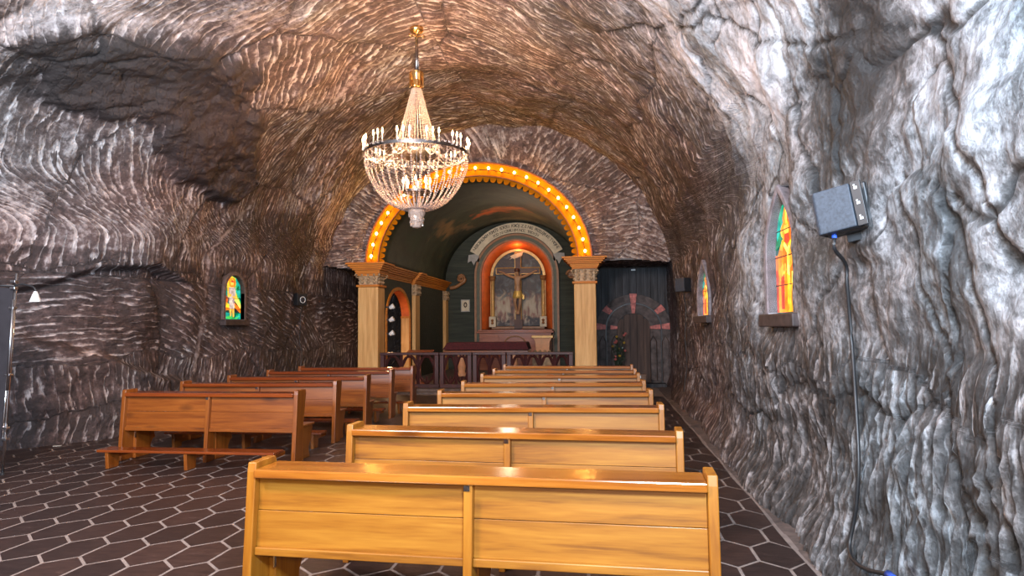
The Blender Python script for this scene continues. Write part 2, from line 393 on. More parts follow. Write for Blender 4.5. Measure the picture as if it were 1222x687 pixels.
def archpts(cx, zs, hw, zb, n=24, rise=None, pointed=0):
    """outline of an arched opening in (x,z): bottom left -> up -> arc -> bottom right"""
    rise = rise or hw
    pts = [(cx - hw, zb)]
    for i in range(n + 1):
        a = PI - PI * i / n
        x = math.cos(a); z = math.sin(a)
        if pointed: z = z * (1 + pointed * (1 - abs(x)) ** 1.3) / (1 + pointed)
        pts.append((cx + hw * x, zs + rise * z))
    pts.append((cx + hw, zb)); return pts
def band(bm, outer, inner, ax, a, b, mi=0, close=False):
    """solid between two open outlines of equal length"""
    def P(p, t): return {'X': (t, p[0], p[1]), 'Y': (p[0], t, p[1])}[ax]
    n = len(outer)
    O0 = [bm.verts.new(P(p, a)) for p in outer]; I0 = [bm.verts.new(P(p, a)) for p in inner]
    O1 = [bm.verts.new(P(p, b)) for p in outer]; I1 = [bm.verts.new(P(p, b)) for p in inner]
    for i in range(n - 1):
        for q in ((O0[i], O0[i + 1], I0[i + 1], I0[i]), (O1[i], I1[i], I1[i + 1], O1[i + 1]), (O0[i], O1[i], O1[i + 1], O0[i + 1]), (I0[i], I0[i + 1], I1[i + 1], I1[i])):
            f = bm.faces.new(q); f.material_index = mi
    for k in (0, -1): bm.faces.new((O0[k], I0[k], I1[k], O1[k])).material_index = mi
    return bm

# ------------------------------------------------------------------ numpy noise
def _h(ix, iy, seed):
    ix = ix.astype(np.int64); iy = iy.astype(np.int64)
    n = (ix * 374761393 + iy * 668265263 + seed * 974634777) & 0xFFFFFFFF
    n = ((n ^ (n >> 13)) * 1274126177) & 0xFFFFFFFF
    n = (n ^ (n >> 16)) & 0xFFFFFFFF
    n = ((n ^ (n >> 15)) * 2246822519) & 0xFFFFFFFF
    return ((n ^ (n >> 13)) & 0xFFFFFF) / float(0xFFFFFF)
def perlin(x, y, seed=0):
    x0 = np.floor(x); y0 = np.floor(y); fx = x - x0; fy = y - y0
    def g(ix, iy, dx, dy):
        a = _h(ix, iy, seed) * 2 * PI
        return np.cos(a) * dx + np.sin(a) * dy
    u = fx * fx * fx * (fx * (fx * 6 - 15) + 10); v = fy * fy * fy * (fy * (fy * 6 - 15) + 10)
    a = g(x0, y0, fx, fy); b = g(x0 + 1, y0, fx - 1, fy); c = g(x0, y0 + 1, fx, fy - 1); d = g(x0 + 1, y0 + 1, fx - 1, fy - 1)
    return (a * (1 - u) + b * u) * (1 - v) + (c * (1 - u) + d * u) * v * 1.0
def fbm(x, y, seed=0, o=4):
    s = 0; a = 1
    for i in range(o): s = s + a * perlin(x * 2 ** i + i * 17.3, y * 2 ** i + i * 5.1, seed + i); a *= .5
    return s
def voro(x, y, seed=0):
    x0 = np.floor(x); y0 = np.floor(y); d1 = np.full(x.shape, 9.); d2 = d1.copy(); r1 = np.zeros(x.shape); r2 = np.zeros(x.shape)
    for i in (-1, 0, 1):
        for j in (-1, 0, 1):
            cx = x0 + i; cy = y0 + j
            px = cx + _h(cx, cy, seed); py = cy + _h(cx, cy, seed + 1)
            d = np.hypot(px - x, py - y); rn = _h(cx, cy, seed + 2); rn2 = _h(cx, cy, seed + 3)
            new = d < d1
            d2 = np.where(new, d1, np.minimum(d2, d)); r1 = np.where(new, rn, r1); r2 = np.where(new, rn2, r2); d1 = np.where(new, d, d1)
    return d1, d2, r1, r2
def sst(a, b, x):
    t = np.clip((x - a) / (b - a), 0, 1); return t * t * (3 - 2 * t)
def strokes(x, y, ang, per, ln, seed):
    wx = x + .10 * perlin(x * 1.1, y * 1.1, seed + 9); wy = y + .10 * perlin(x * 1.1 + 50, y * 1.1, seed + 8)
    a = (wx * np.cos(ang) + wy * np.sin(ang)) / ln; b = (-wx * np.sin(ang) + wy * np.cos(ang)) / per
    n = perlin(a, b, seed); n2 = perlin(a * 1.9 + 7, b * 2.1, seed + 3)
    r = 1 - np.abs(n) * 2.6
    r2 = 1 - np.abs(n2) * 2.6
    return np.clip(r, 0, 1) ** 1.6 * .75 + np.clip(r2, 0, 1) ** 1.6 * .3
def segdist(x, y, pts):
    d = np.full(x.shape, 99.)
    for (ax, ay), (bx_, by_) in zip(pts, pts[1:]):
        vx, vy = bx_ - ax, by_ - ay
        t = np.clip(((x - ax) * vx + (y - ay) * vy) / (vx * vx + vy * vy), 0, 1)
        d = np.minimum(d, np.hypot(x - ax - t * vx, y - ay - t * vy))
    return d

def grid_mesh(name, Pn, ridge, tone, mask=None, mat=None, flip=False, scoord=None, sw=None, grey=None):
    nu, nv = Pn.shape[:2]
    me = bpy.data.meshes.new(name)
    idx = np.arange(nu * nv).reshape(nu, nv)
    q = np.stack([idx[:-1, :-1], idx[1:, :-1], idx[1:, 1:], idx[:-1, 1:]], -1)
    if flip: q = q[..., ::-1]
    if mask is not None: q = q[mask]
    q = q.reshape(-1, 4)
    used = np.unique(q); remap = np.full(nu * nv, -1); remap[used] = np.arange(len(used)); q = remap[q]
    co = Pn.reshape(-1, 3)[used]
    me.vertices.add(len(used)); me.vertices.foreach_set('co', co.astype(np.float32).ravel())
    me.loops.add(q.size); me.loops.foreach_set('vertex_index', q.astype(np.int32).ravel())
    me.polygons.add(len(q)); me.polygons.foreach_set('loop_start', (np.arange(len(q)) * 4).astype(np.int32))
    me.polygons.foreach_set('loop_total', np.full(len(q), 4, dtype=np.int32))
    me.polygons.foreach_set('use_smooth', np.ones(len(q), dtype=bool))
    me.update(calc_edges=True); me.validate()
    for nm, arr in (('ridge', ridge), ('tone', tone)):
        a = me.attributes.new(nm, 'FLOAT', 'POINT'); a.data.foreach_set('value', arr.reshape(-1)[used].astype(np.float32))
    a = me.attributes.new('scoord', 'FLOAT_VECTOR', 'POINT'); a.data.foreach_set('vector', scoord.reshape(-1, 3)[used].astype(np.float32).ravel())
    a = me.attributes.new('sw', 'FLOAT', 'POINT'); a.data.foreach_set('value', (sw.reshape(-1)[used] if sw is not None else np.ones(len(used))).astype(np.float32))
    a = me.attributes.new('grey', 'FLOAT', 'POINT'); a.data.foreach_set('value', (grey.reshape(-1)[used] if grey is not None else np.zeros(len(used))).astype(np.float32))
    me.materials.append(mat)
    o = bpy.data.objects.new(name, me); C.objects.link(o); o['kind'] = 'structure'
    return o
def stroke_coords(x, y, ang, per, ln, cell):
    wx = x + .12 * perlin(x * .6, y * .6, 801); wy = y + .14 * perlin(x * .6 + 50, y * .6, 803)
    return np.stack([(wx * np.cos(ang) + wy * np.sin(ang)) / ln, (-wx * np.sin(ang) + wy * np.cos(ang)) / per, cell * 41.3], -1)
def displace(P, h, inward):
    du = np.gradient(P, axis=0); dv = np.gradient(P, axis=1)
    n = np.cross(du, dv); n /= (np.linalg.norm(n, axis=-1, keepdims=True) + 1e-9)
    s = np.sign((n * (inward - P)).sum(-1, keepdims=True)); s[s == 0] = 1
    return P + n * s * h[..., None]

# ------------------------------------------------------------------ the cave tunnel
AX = -2.9
def xR(Y): return 1.60 + (Y - 4.9) * .017
def xL(Y): return -7.6 - 1.9 * (1 - sst(7.0, 10.6, Y)) 
def apz(Y): return 6.92 + .22 * sst(11, 17.5, Y)
ZS = 3.0; NEXP = 1.85
Y0, Y1 = -4.0, 21.0
ys = np.concatenate([np.arange(Y0, 1.5, .12), np.arange(1.5, 9, .024), np.arange(9, Y1 + .03, .034)])
zl = np.linspace(-.15, ZS, 105)
th = np.linspace(PI, 0, 440)[1:-1]
def section(Y):
    l, r, a = xL(Y), xR(Y), apz(Y)
    wl, wr = AX - l, r - AX
    c = np.cos(th); s = np.sin(th); e = 2 / NEXP
    x = AX + np.where(c < 0, -wl, wr) * np.abs(c) ** e; z = ZS + (a - ZS) * np.abs(s) ** e
    X = np.concatenate([np.full(len(zl), l), x, np.full(len(zl), r)])
    Z = np.concatenate([zl, z, zl[::-1]])
    return X, Z
secs = [section(Y) for Y in ys]
P = np.stack([np.stack([X, np.full(len(X), Y), Z], -1) for (X, Z), Y in zip(secs, ys)], 1)   # (nu, nv, 3)
Xr, Zr = section(12.0)
ulen = np.concatenate([[0], np.cumsum(np.hypot(np.diff(Xr), np.diff(Zr)))])
U = np.repeat(ulen[:, None], len(ys), 1); V = P[..., 1]; Z = P[..., 2]; X = P[..., 0]
UT = ulen[-1]
left = U < UT / 2
iL = len(zl); iR = len(Xr) - len(zl)
# direction of chisel strokes: 0 = along the cross-section
WU = U + .35 * perlin(U * .8, V * .8, 201) + .1 * perlin(U * 3, V * 3, 203); WV = V + .35 * perlin(U * .8 + 9, V * .8, 202) + .1 * perlin(U * 3, V * 3 + 7, 204)
d1, d2, ra, rb = voro(WU * .42, WV * .36, 5)
ang = (ra - .5) * .8
ang = ang + np.where(left, -.35, .35) * sst(3.2, 4.2, Z)         # hatching slants on the vault
hor = left & (Z < 2.6)
wz = np.where(left, sst(1.15, 1.3, Z + .35 * perlin(V * .7, Z * .9, 3) + .1 * perlin(V * 3, Z * 3, 6)) * (1 - sst(2.9, 3.1, Z)), 0)
ang = np.where(hor & (wz > .5), PI / 2 + (ra - .5) * 1.5, ang)
rightlow = (~left) & (Z < 1.35 + .3 * perlin(V * .8, V * 0, 13) + .12 * perlin(V * 3, Z * 3, 14))
ang = np.where(rightlow, (ra - .5) * .18, ang)
per = np.where(rightlow, .105, .088) * (1 + .3 * (rb - .5)); per = np.where(hor & (wz > .5), .10, per)
off = np.floor(ra * 997)
S = strokes(U + off * .37, V + off * .73, ang, per, .55, 21)
edge = 1 - sst(0, .07, d2 - d1)
big = fbm(U * .33, V * .30, 40, 3) * .24
mid = fbm(U * 1.2, V * 1.1, 50, 4) * .07
SC = stroke_coords(U, V, ang, np.where(rightlow, .15, .115) * (.85 + .3 * rb), .9, np.floor(ra * 97) / 97)
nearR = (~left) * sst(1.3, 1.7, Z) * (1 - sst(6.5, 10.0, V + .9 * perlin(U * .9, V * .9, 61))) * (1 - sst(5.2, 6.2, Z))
rough = np.maximum(nearR, 0)
# unchiselled dark outcrop on the left vault
uD = None
def usec(x, z, Y=12.0):
    X_, Z_ = section(Y); return ulen[int(np.argmin(np.hypot(X_ - x, Z_ - z)))]
v1a, v2a, vr1, vr2 = voro(U * 1.1 + .3 * perlin(U * 2, V * 2, 70), V * .9 + .3 * perlin(U * 2, V * 2 + 9, 71), 77)
crack = 1 - sst(0, .04, v2a - v1a)
blocky = (vr1 - .5) * .05 + fbm(U * 3.1, V * 2.6, 80, 5) * .05 - crack * .035 + (v1a * -.04)
DK = [(6.1, 9.2, .95, 1.6), (5.4, 10.8, .95, 1.4), (4.9, 11.8, .6, .9)]
dk = np.zeros_like(U)
wob = .35 * fbm(U * 1.1, V * 1.1, 90, 4)
for (cu, cv, ru, rv) in DK: dk = np.maximum(dk, 1 - sst(.65, 1.1, np.hypot((U - cu) / ru, (V - cv) / rv) + wob))
dk = dk * 1.0
w_rough = np.clip(rough + dk, 0, 1)
SA = np.where(rightlow & (V < 9), .05, .036)
rl = (~left) * (1 - sst(-.12, .12, Z - 1.3 - .3 * perlin(V * .8, V * 0, 13)))
h = big + mid + (S - .3) * (.022 + .03 * rl * (V < 9)) * (1 - .8 * w_rough) + blocky * w_rough + fbm(U * 6, V * 6, 95, 4) * (.014 + .022 * dk) - edge * .018 * (1 - w_rough)
h = h + dk * .22
# groin rib on the left vault and wall
RIB = [(1.1, 11.8), (3.4, 12.3), (4.4, 13.05), (5.4, 13.15), (6.9, 12.75), (8.2, 12.15), (9.2, 11.85)]
dr = segdist(U, V, RIB)
# left wall overhang: recess below a sagging line
ledge = np.interp(V, [5, 8.8, 9.2, 9.6, 10.6, 11.6], [1.9, 2.32, 2.47, 2.68, 2.80, 2.5]) + .05 * perlin(V * 2.5, V * 0, 33)
lowl = np.interp(V, [5, 8.8, 9.5, 10.7, 12], [1.9, 1.66, 1.38, .90, .7]) + .05 * perlin(V * 2.5, V * 0, 34)
rec = left * (1 - sst(-.04, .04, Z - ledge)) * (1 - sst(10.9, 11.8, V)) * sst(-.05, .10, Z - lowl)
h = h - .28 * rec
# wall foot
h = h + .16 * (1 - sst(0, .45, Z)) * (~left) + .06 * (1 - sst(0, .15, Z)) * left
# keep flat where fittings stand: (side, Y, z, half y, half z)
FL = [(1, 6.52, 2.38, .66, .78), (1, 11.9, 2.30, .62, .66), (0, 13.0, 2.30, .62, .68), (1, 4.48, 2.40, .26, .26), (1, 14.0, 2.5, .2, .2), (0, 15.9, 2.43, .2, .2)]
flat = np.zeros_like(U)
for s_, cy, cz, hy, hz in FL:
    m_ = (np.maximum(np.abs(V - cy) / hy, np.abs(Z - cz) / hz))
    flat = np.maximum(flat, (1 - sst(.85, 1.35, m_)) * (left == (s_ == 0)) * ((U < UT * .3) | (U > UT * .7)))
h = h * (1 - flat) + flat * (-.02 + S * .012 + fbm(U * 4, V * 4, 97, 3) * .01)
# window pockets
def pocket(cy, z0, z1, hw, side, depth):
    a = (np.abs(V - cy) < hw) & (Z > z0) & (Z < z1) & (left == (side == 0)) & ((U < UT * .3) | (U > UT * .7))
    return a * depth
h = h - pocket(6.52, 1.72, 2.95, .40, 1, .45) - pocket(11.9, 1.72, 2.75, .36, 1, .45) - pocket(13.0, 1.80, 2.80, .40, 0, .45)
# flatten where the chandelier hangs
fc = 1 - sst(.25, .8, np.hypot(X + 3.12, V - 11.0) + (Z < 5) * 9); h = h * (1 - fc) + fc * .04
CR = [[(17.2, 3.3), (17.6, 3.12), (17.85, 3.08), (18.35, 2.85), (18.9, 2.7)], [(16.9, 3.9), (17.5, 3.75), (18.0, 3.55), (18.5, 3.2), (18.9, 2.8)], [(13.0, 9.4), (14.0, 7.9), (14.8, 6.4), (15.5, 5.6), (16.0, 4.3)], [(16.3, 3.6), (16.8, 3.2), (17.4, 2.9), (17.9, 2.5)]]
cn_x = .10 * fbm(U * 2.2, V * 2.2, 150, 3); cn_y = .10 * fbm(U * 2.2, V * 2.2, 160, 3)
cracks = np.zeros_like(U)
for c_ in CR: cracks = np.maximum(cracks, 1 - sst(.006, .03, segdist(U + cn_x, V + cn_y, c_)))
h = h - cracks * .035
h = np.where(V > 17.4, h * .5, h)
h = np.clip(h, -.8, .5)
inward = np.zeros_like(P); inward[..., 0] = -2.9; inward[..., 1] = V; inward[..., 2] = 2.2
PD = displace(P, h, inward)
PD[..., 2] = np.maximum(PD[..., 2], -.2)
tone = .50 + .16 * fbm(U * .5, V * .5, 101, 4) + .30 * nearR + .08 * (~left) * (1 - sst(7, 11, V)) * sst(2.8, 4, Z) + .14 * left + .10 * sst(2.5, 6, Z) * (~left)  # near right rock is lightened: flash brightness put into its tone
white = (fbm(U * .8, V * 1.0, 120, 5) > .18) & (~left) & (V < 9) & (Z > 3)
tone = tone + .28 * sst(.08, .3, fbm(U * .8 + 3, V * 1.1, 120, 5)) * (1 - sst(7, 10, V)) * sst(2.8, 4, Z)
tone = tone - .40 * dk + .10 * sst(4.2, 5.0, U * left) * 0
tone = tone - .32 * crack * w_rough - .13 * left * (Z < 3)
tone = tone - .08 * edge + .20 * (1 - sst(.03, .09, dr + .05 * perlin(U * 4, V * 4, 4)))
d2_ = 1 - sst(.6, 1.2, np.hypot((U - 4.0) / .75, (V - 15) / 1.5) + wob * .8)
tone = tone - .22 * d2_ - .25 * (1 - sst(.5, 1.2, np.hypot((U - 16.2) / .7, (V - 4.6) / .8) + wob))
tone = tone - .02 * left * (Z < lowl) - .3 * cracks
ridge = S * (1 - .92 * w_rough)
ridge = np.where(flat > .5, ridge * .6, ridge)
SWT = (1 - .93 * rough - .55 * dk * (1 - rough)) * (1 - .5 * flat) * np.where(rightlow, .45, 1) * (1 - (dr < .07))
ridge = ridge * np.where(rightlow, 1, .35)
gw = .6 * fbm(U * .7, V * .7, 140, 4)
GREY = np.clip(np.where(left, .8 * sst(3.0, 3.8, Z) * (1 - sst(7.5, 10.5, V + gw)), 1 - sst(6.5, 11.5, V + gw * 2)), 0, 1)
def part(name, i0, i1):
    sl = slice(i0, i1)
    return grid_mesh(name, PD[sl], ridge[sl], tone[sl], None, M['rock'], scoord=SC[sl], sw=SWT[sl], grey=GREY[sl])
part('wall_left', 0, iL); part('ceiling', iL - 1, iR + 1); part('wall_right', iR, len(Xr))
# wall behind the camera
def rock_patch(name, fn, nu, nv, su, sv, inward_pt, mat, ang=0., amp=.03, bigamp=.12, tone0=.45, seed=300, mask=None, angfn=None, hfn=None):
    uu, vv = np.meshgrid(np.linspace(0, su, nu), np.linspace(0, sv, nv), indexing='ij')
    Pp = fn(uu, vv)
    dd1, dd2, r1, r2 = voro(uu * .5, vv * .5, seed)
    A = (angfn(Pp) if angfn else ang) + (r1 - .5) * .7
    s = strokes(uu + 3, vv + 5, A, .095, .5, seed + 1)
    hh = s * amp + fbm(uu * .5, vv * .5, seed + 2, 3) * bigamp + fbm(uu * 4, vv * 4, seed + 3, 4) * .02
    if hfn is not None: hh = hfn(Pp, hh)
    inn = np.broadcast_to(np.array(inward_pt, dtype=float), Pp.shape)
    Pq = displace(Pp, hh, inn)
    tn = tone0 + .15 * fbm(uu * .6, vv * .6, seed + 5, 4)
    mk = mask(Pp) if mask else None
    if mk is not None: mk = mk[:-1, :-1]
    return grid_mesh(name, Pq, s * .4, tn, mk, mat, scoord=stroke_coords(uu, vv, A, .14, .7, np.floor(r1 * 97) / 97))
def wall_x(Y, Zq, side=1, clear=.03):
    iv = np.where(np.abs(ys - Y) < .07)[0]; rows_ = slice(iR, len(Xr)) if side > 0 else slice(0, iL)
    q = PD[rows_][:, iv]; mk = np.abs(q[..., 2] - Zq) < .07
    xs = q[..., 0][mk]
    return float(xs.min() - clear) if side > 0 else float(xs.max() + clear)
rock_patch('wall_behind', lambda u, v: np.stack([u - 10, u * 0 - 3.6, v - .2], -1), 90, 60, 12.5, 8, (-3, 5, 3), M['rock'])

# back wall around the chapel arch (faces the nave)
YF = 17.5; ACX = -3.32; AZS = 3.42; ARX = 3.04; ARZ = 2.66
def bw(u, v): return np.stack([u - 8.6, u * 0 + YF, v + 3.2], -1)
def bw_mask(P_):
    x, z = P_[..., 0], P_[..., 2]
    inarch = (np.hypot((x - ACX) / (ARX - .12), (z - AZS) / (ARZ - .12)) < 1) | ((np.abs(x - ACX) < ARX - .12) & (z < AZS))
    low = (z < 3.36 + .06 * np.sin(x * 3)) 
    return ~(inarch | low)
def bw_h(P_, hh):
    x, z = P_[..., 0], P_[..., 2]
    r = np.hypot((x - ACX) / ARX, (z - AZS) / ARZ)
    return hh * sst(1.0, 1.25, r) + .25 * sst(1.2, 1.7, r) + .1 * (1 - sst(3.35, 3.8, z)) * sst(1.05, 1.2, r)
rock_patch('wall_back', bw, 300, 130, 11., 4.4, (-3, 5, 4.5), M['rock_back'], amp=.035, bigamp=.10, mask=bw_mask, seed=400, hfn=bw_h,
           angfn=lambda P_: np.arctan2((P_[..., 2] - AZS), (P_[..., 0] - ACX)) + .25, tone0=.62)
# recess left of the chapel, and the deeper rock behind
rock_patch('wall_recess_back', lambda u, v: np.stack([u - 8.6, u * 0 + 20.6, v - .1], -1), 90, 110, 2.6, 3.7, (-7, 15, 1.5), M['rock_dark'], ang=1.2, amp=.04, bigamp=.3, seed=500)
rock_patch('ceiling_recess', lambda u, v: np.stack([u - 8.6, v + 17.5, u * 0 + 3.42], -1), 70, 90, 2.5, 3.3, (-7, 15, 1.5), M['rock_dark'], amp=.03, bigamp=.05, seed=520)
rock_patch('ceiling_door_recess', lambda u, v: np.stack([u - .6, v + 17.45, u * 0 + 3.42], -1), 70, 60, 2.8, 2.3, (1, 15, 1.5), M['rock_back'], amp=.03, bigamp=.05, seed=540)

# ------------------------------------------------------------------ floor
W_, H_ = .347, .46; g = .0125
fl = nb(); base = [bm_v for bm_v in ()]
v = [fl.verts.new(p) for p in ((-10.5, -4, -.0015), (2.4, -4, -.0015), (2.4, 21, -.0015), (-10.5, 21, -.0015))]
f = fl.faces.new(v); f.material_index = 1
rows = int(19.4 / H_)
for j in range(-2, rows):
    cy = 5.29 + (j - 8) * H_
    if cy < .6 or cy > 16.55: continue
    for i in range(-34, 4):
        cx = 1.085 + W_ / 2 + i * W_ + (W_ / 2 if j % 2 else 0)
        if cx > 1.52 or cx < xL(np.float64(cy)) - .3: continue
        pts = []
        for (dx, dy) in ((0, .305), (W_ / 2, .155), (W_ / 2, -.155), (0, -.305), (-W_ / 2, -.155), (-W_ / 2, .155)):
            kx = dx * (1 - g / (W_ / 2)); ky = dy - math.copysign(g * (1.1 if dx == 0 else .62), dy)
            pts.append((cx + kx, cy + ky))
        if min(p[0] for p in pts) > 1.36: continue
        pts = [(min(p[0], 1.40 + .01 * math.sin(p[1] * 3)), p[1]) for p in pts]
        vs = []
        for p in pts:
            if not vs or (Vector((p[0], p[1], 0)) - vs[-1].co).length > 1e-4: vs.append(fl.verts.new((p[0], p[1], 0)))
        if len(vs) > 2:
            f = fl.faces.new(vs); f.material_index = 0
            if f.calc_area() < .012: fl.faces.remove(f)
# unpaved ground strip by the right wall
nst = 120
prev = None
for k in range(nst + 1):
    y = -3 + k * 24 / nst
    row = []
    for q in range(6):
        x = 1.42 + q * .12
        row.append(fl.verts.new((x, y, -.002 + .03 * (q / 5) ** 2 + (0.012 * random.random() if q else 0))))
    if prev:
        for q in range(5): fl.faces.new((prev[q], prev[q + 1], row[q + 1], row[q])).material_index = 2
    prev = row
me_floor = struct('floor', fl, [M['tile'], M['grout'], M['dirt']])
# chapel platform, one low step
st = nb(); bx(-6.5, .1, 16.95, 25.6, -.02, .12, st); bx(-6.5, .1, 16.75, 16.95, -.02, .06, st)
struct('floor_chapel', st, M['dirt'])

# ------------------------------------------------------------------ pews
ZT = .88
def end_profile():
    # (y,z): upright plank leaning a little, widening under the seat
    return [(-.19, 0), (-.13, ZT - .02), (-.12, ZT + .035), (.10, ZT + .035), (.12, ZT - .01), (.05, .50), (.05, 0)]
def seat_support():
    return [(.03, .0), (.03, .415), (.44, .415), (.44, .37), (.41, .33), (.40, .28), (.42, .22), (.37, .20), (.33, .14), (.33, .08), (.36, 0)]
def make_pew(name, label, cat, group, Lp, m, mv, my, mr):
    t = thing(name, label, cat, (0, 0, 0), 0, group)
    hL = Lp / 2
    for s in (-1, 1):
        b = nb(); prism(b, end_profile(), 'X', s * (hL - .055), s * hL); obj('end_panel', b, mv, t, bevel=.006)
        b = nb(); prism(b, seat_support(), 'X', s * (hL - .10), s * (hL - .055)); obj('seat_support', b, mv, t, bevel=.005)
        b = bx(s * (hL - .105) - .004, s * (hL - .105) + .004, -.0, .02, .27, .40); obj('metal_hinge', b, M['chrome'], t, label='thin chrome hinge plate')
    b = nb(); prism(b, seat_support(), 'X', -.022, .022); obj('seat_support', b, mv, t, bevel=.005)
    obj('book_ledge', bx(-hL + .056, hL - .056, -.155, .12, ZT - .05, ZT), mr, t, bevel=.008)
    rot = Matrix.Rotation(-.055, 3, 'X')
    for s in (-1, 1):
        x0, x1 = (-hL + .056, -.026) if s < 0 else (.026, hL - .056)
        b = nb()
        zs = [.425, .635, ZT - .052]
        for z0, z1 in zip(zs, zs[1:]):
            box(b, ((x0 + x1) / 2, -.085 - (.65 - (z0 + z1) / 2) * .085, (z0 + z1) / 2), (x1 - x0, .022, z1 - z0 - .003), rot)
        obj('back_panel', b, m, t, bevel=.002)
        b = nb(); box(b, ((x0 + x1) / 2, -.112, .405), (x1 - x0, .05, .045), rot); obj('lower_rail', b, m, t, bevel=.005)
    b = nb(); prism(b, [(-.185, 0), (-.135, ZT - .052), (-.07, ZT - .052), (-.08, .42), (-.02, .40), (-.02, 0)], 'X', -.025, .025)
    obj('centre_post', b, mv, t, bevel=.005)
    b = nb(); box(b, (-.005, -.141, ZT - .07), (.034, .006, .03)); obj('metal_bracket', b, M['chrome'], t, label='small chrome bracket')
    obj('seat', bx(-hL + .06, hL - .03, .0, .45, .415, .445), my if False else m, t, bevel=.008)
    b = bx(-hL + .12, hL - .02, -.70, -.45, .205, .235); obj('kneeler', b, mr, t, bevel=.006)
    for x in (-hL + .24, .06, hL - .16):
        b = nb(); prism(b, [(-.66, 0), (-.68, .205), (-.47, .205), (-.49, 0)], 'X', x - .022, x + .022)
        obj('kneeler_leg', b, mv, t, bevel=.004)
        b = bx(x - .02, x + .02, -.47, -.17, .12, .17); obj('kneeler_bracket', b, mv, t)
    return t
RP = [(3.84, -.04), (5.37, -.05), (7.0, .02), (8.49, .07), (9.91, .08), (11.46, .06), (12.69, 0), (14.06, -.01)]
names = ['first', 'second', 'third', 'fourth', 'fifth', 'sixth', 'seventh', 'eighth']
pr = make_pew('church_pew', 'yellow pine pew nearest the camera, its back filling the foreground', 'pew', 'yellow pine pews of the right block', 2.68, M['pine'], M['pine_v'], M['pine_y'], M['pine_r'])
LR = ['yellow pine pew nearest the camera, its back filling the foreground',
      'yellow pine pew in the right block, directly in front of the foreground pew',
      'third yellow pine pew of the right block counted from the camera',
      'fourth yellow pine pew of the right block counted from the camera',
      'yellow pine pew, fourth from the altar rail in the right block',
      'yellow pine pew, third from the altar rail in the right block',
      'yellow pine pew, second from the altar rail in the right block',
      'yellow pine pew of the right block standing closest to the altar rail']
for i, (y, a) in enumerate(RP):
    if i == 0: pr.location = (-.755, y, 0); pr.rotation_euler = (0, 0, a)
    else: copy_tree(pr, (-.755, y, 0), a, LR[i])
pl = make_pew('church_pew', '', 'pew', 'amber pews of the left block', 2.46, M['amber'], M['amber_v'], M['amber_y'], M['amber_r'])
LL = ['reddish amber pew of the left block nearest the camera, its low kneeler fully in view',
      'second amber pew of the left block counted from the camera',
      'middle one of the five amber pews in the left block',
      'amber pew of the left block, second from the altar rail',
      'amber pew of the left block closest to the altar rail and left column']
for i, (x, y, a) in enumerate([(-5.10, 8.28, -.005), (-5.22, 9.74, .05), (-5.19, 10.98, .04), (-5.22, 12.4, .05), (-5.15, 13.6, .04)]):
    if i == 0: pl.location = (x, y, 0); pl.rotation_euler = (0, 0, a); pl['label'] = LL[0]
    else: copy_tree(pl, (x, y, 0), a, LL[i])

# ------------------------------------------------------------------ chandelier
CH = (-3.12, 11.0)
ZR = 4.66; RR = .88
ch = thing('chandelier', 'large crystal chandelier with candle bulbs hanging from the vault', 'chandelier', (CH[0], CH[1], 0))
b = nb(); lathe(b, [(.10, 6.80), (.12, 6.83), (.12, 6.90)]); obj('ceiling_plate', b, M['brass'], ch, smooth=True)
b = nb()
for k in range(4):
    a = k * PI / 2 + .4
    tube(b, smoothpath([(0, 0, 6.70), (.06 * math.cos(a), .06 * math.sin(a), 6.74), (.11 * math.cos(a), .11 * math.sin(a), 6.72), (.13 * math.cos(a), .13 * math.sin(a), 6.76)], 4), .014, 6)
tube(b, [(0, 0, 6.70), (0, 0, 6.84)], .02)
obj('ceiling_hook', b, M['brass'], ch, smooth=True)
b = nb(); tube(b, [(0, 0, 6.02), (0, 0, 6.72)], .026, 10); tube(b, [(.035, 0, 6.02), (.02, 0, 6.72)], .006, 5); obj('rod', b, M['ringmetal'], ch, smooth=True)
b = nb(); lathe(b, [(.05, 5.80), (.085, 5.84), (.09, 5.95), (.115, 6.05), (.12, 6.09), (.06, 6.10), (.03, 6.12)], seg=20)
for k in range(8):
    a = k * PI / 4; box(b, (.115 * math.cos(a), .115 * math.sin(a), 5.95), (.03, .03, .24), Matrix.Rotation(a, 3, 'Z'))
obj('crown', b, M['brass'], ch, bevel=.004)
def strand(prof, n, r):
    b = nb(); p = smoothpath(prof, 8)
    Ls = [0]
    for q, w in zip(p, p[1:]): Ls.append(Ls[-1] + (w - q).length)
    for i in range(n):
        s = (i + .5) / n * Ls[-1]; k = max(j for j in range(len(Ls) - 1) if Ls[j] <= s)
        t = (s - Ls[k]) / (Ls[k + 1] - Ls[k] + 1e-9); c = p[k].lerp(p[k + 1], t); d = (p[k + 1] - p[k]).normalized()
        rr = r * (1.0 if i % 3 else .72); hl = Ls[-1] / n * .52
        a = d.cross(Vector((0, 1, 0))).normalized(); e = a.cross(d)
        ring = [b.verts.new(c + (a * math.cos(q * PI / 3) + e * math.sin(q * PI / 3)) * rr) for q in range(6)]
        t0 = b.verts.new(c - d * hl); t1 = b.verts.new(c + d * hl)
        for q in range(6): b.faces.new((ring[q], ring[(q + 1) % 6], t1)); b.faces.new((ring[(q + 1) % 6], ring[q], t0))
    return b
def spin(bm, name, mat, n, ph=0):
    o = obj(name, bm, mat, ch)
    o.rotation_euler.z = ph
    for k in range(1, n):
        c = o.copy(); C.objects.link(c); c.parent = ch; c.rotation_euler.z = ph + 2 * PI * k / n
spin(strand([(.08, 0, 5.80), (.13, 0, 5.60), (.20, 0, 5.34), (.275, 0, 5.06), (.34, 0, 4.84), (.40, 0, 4.70)], 44, .012), 'crystal_strand', M['crystal'], 36)
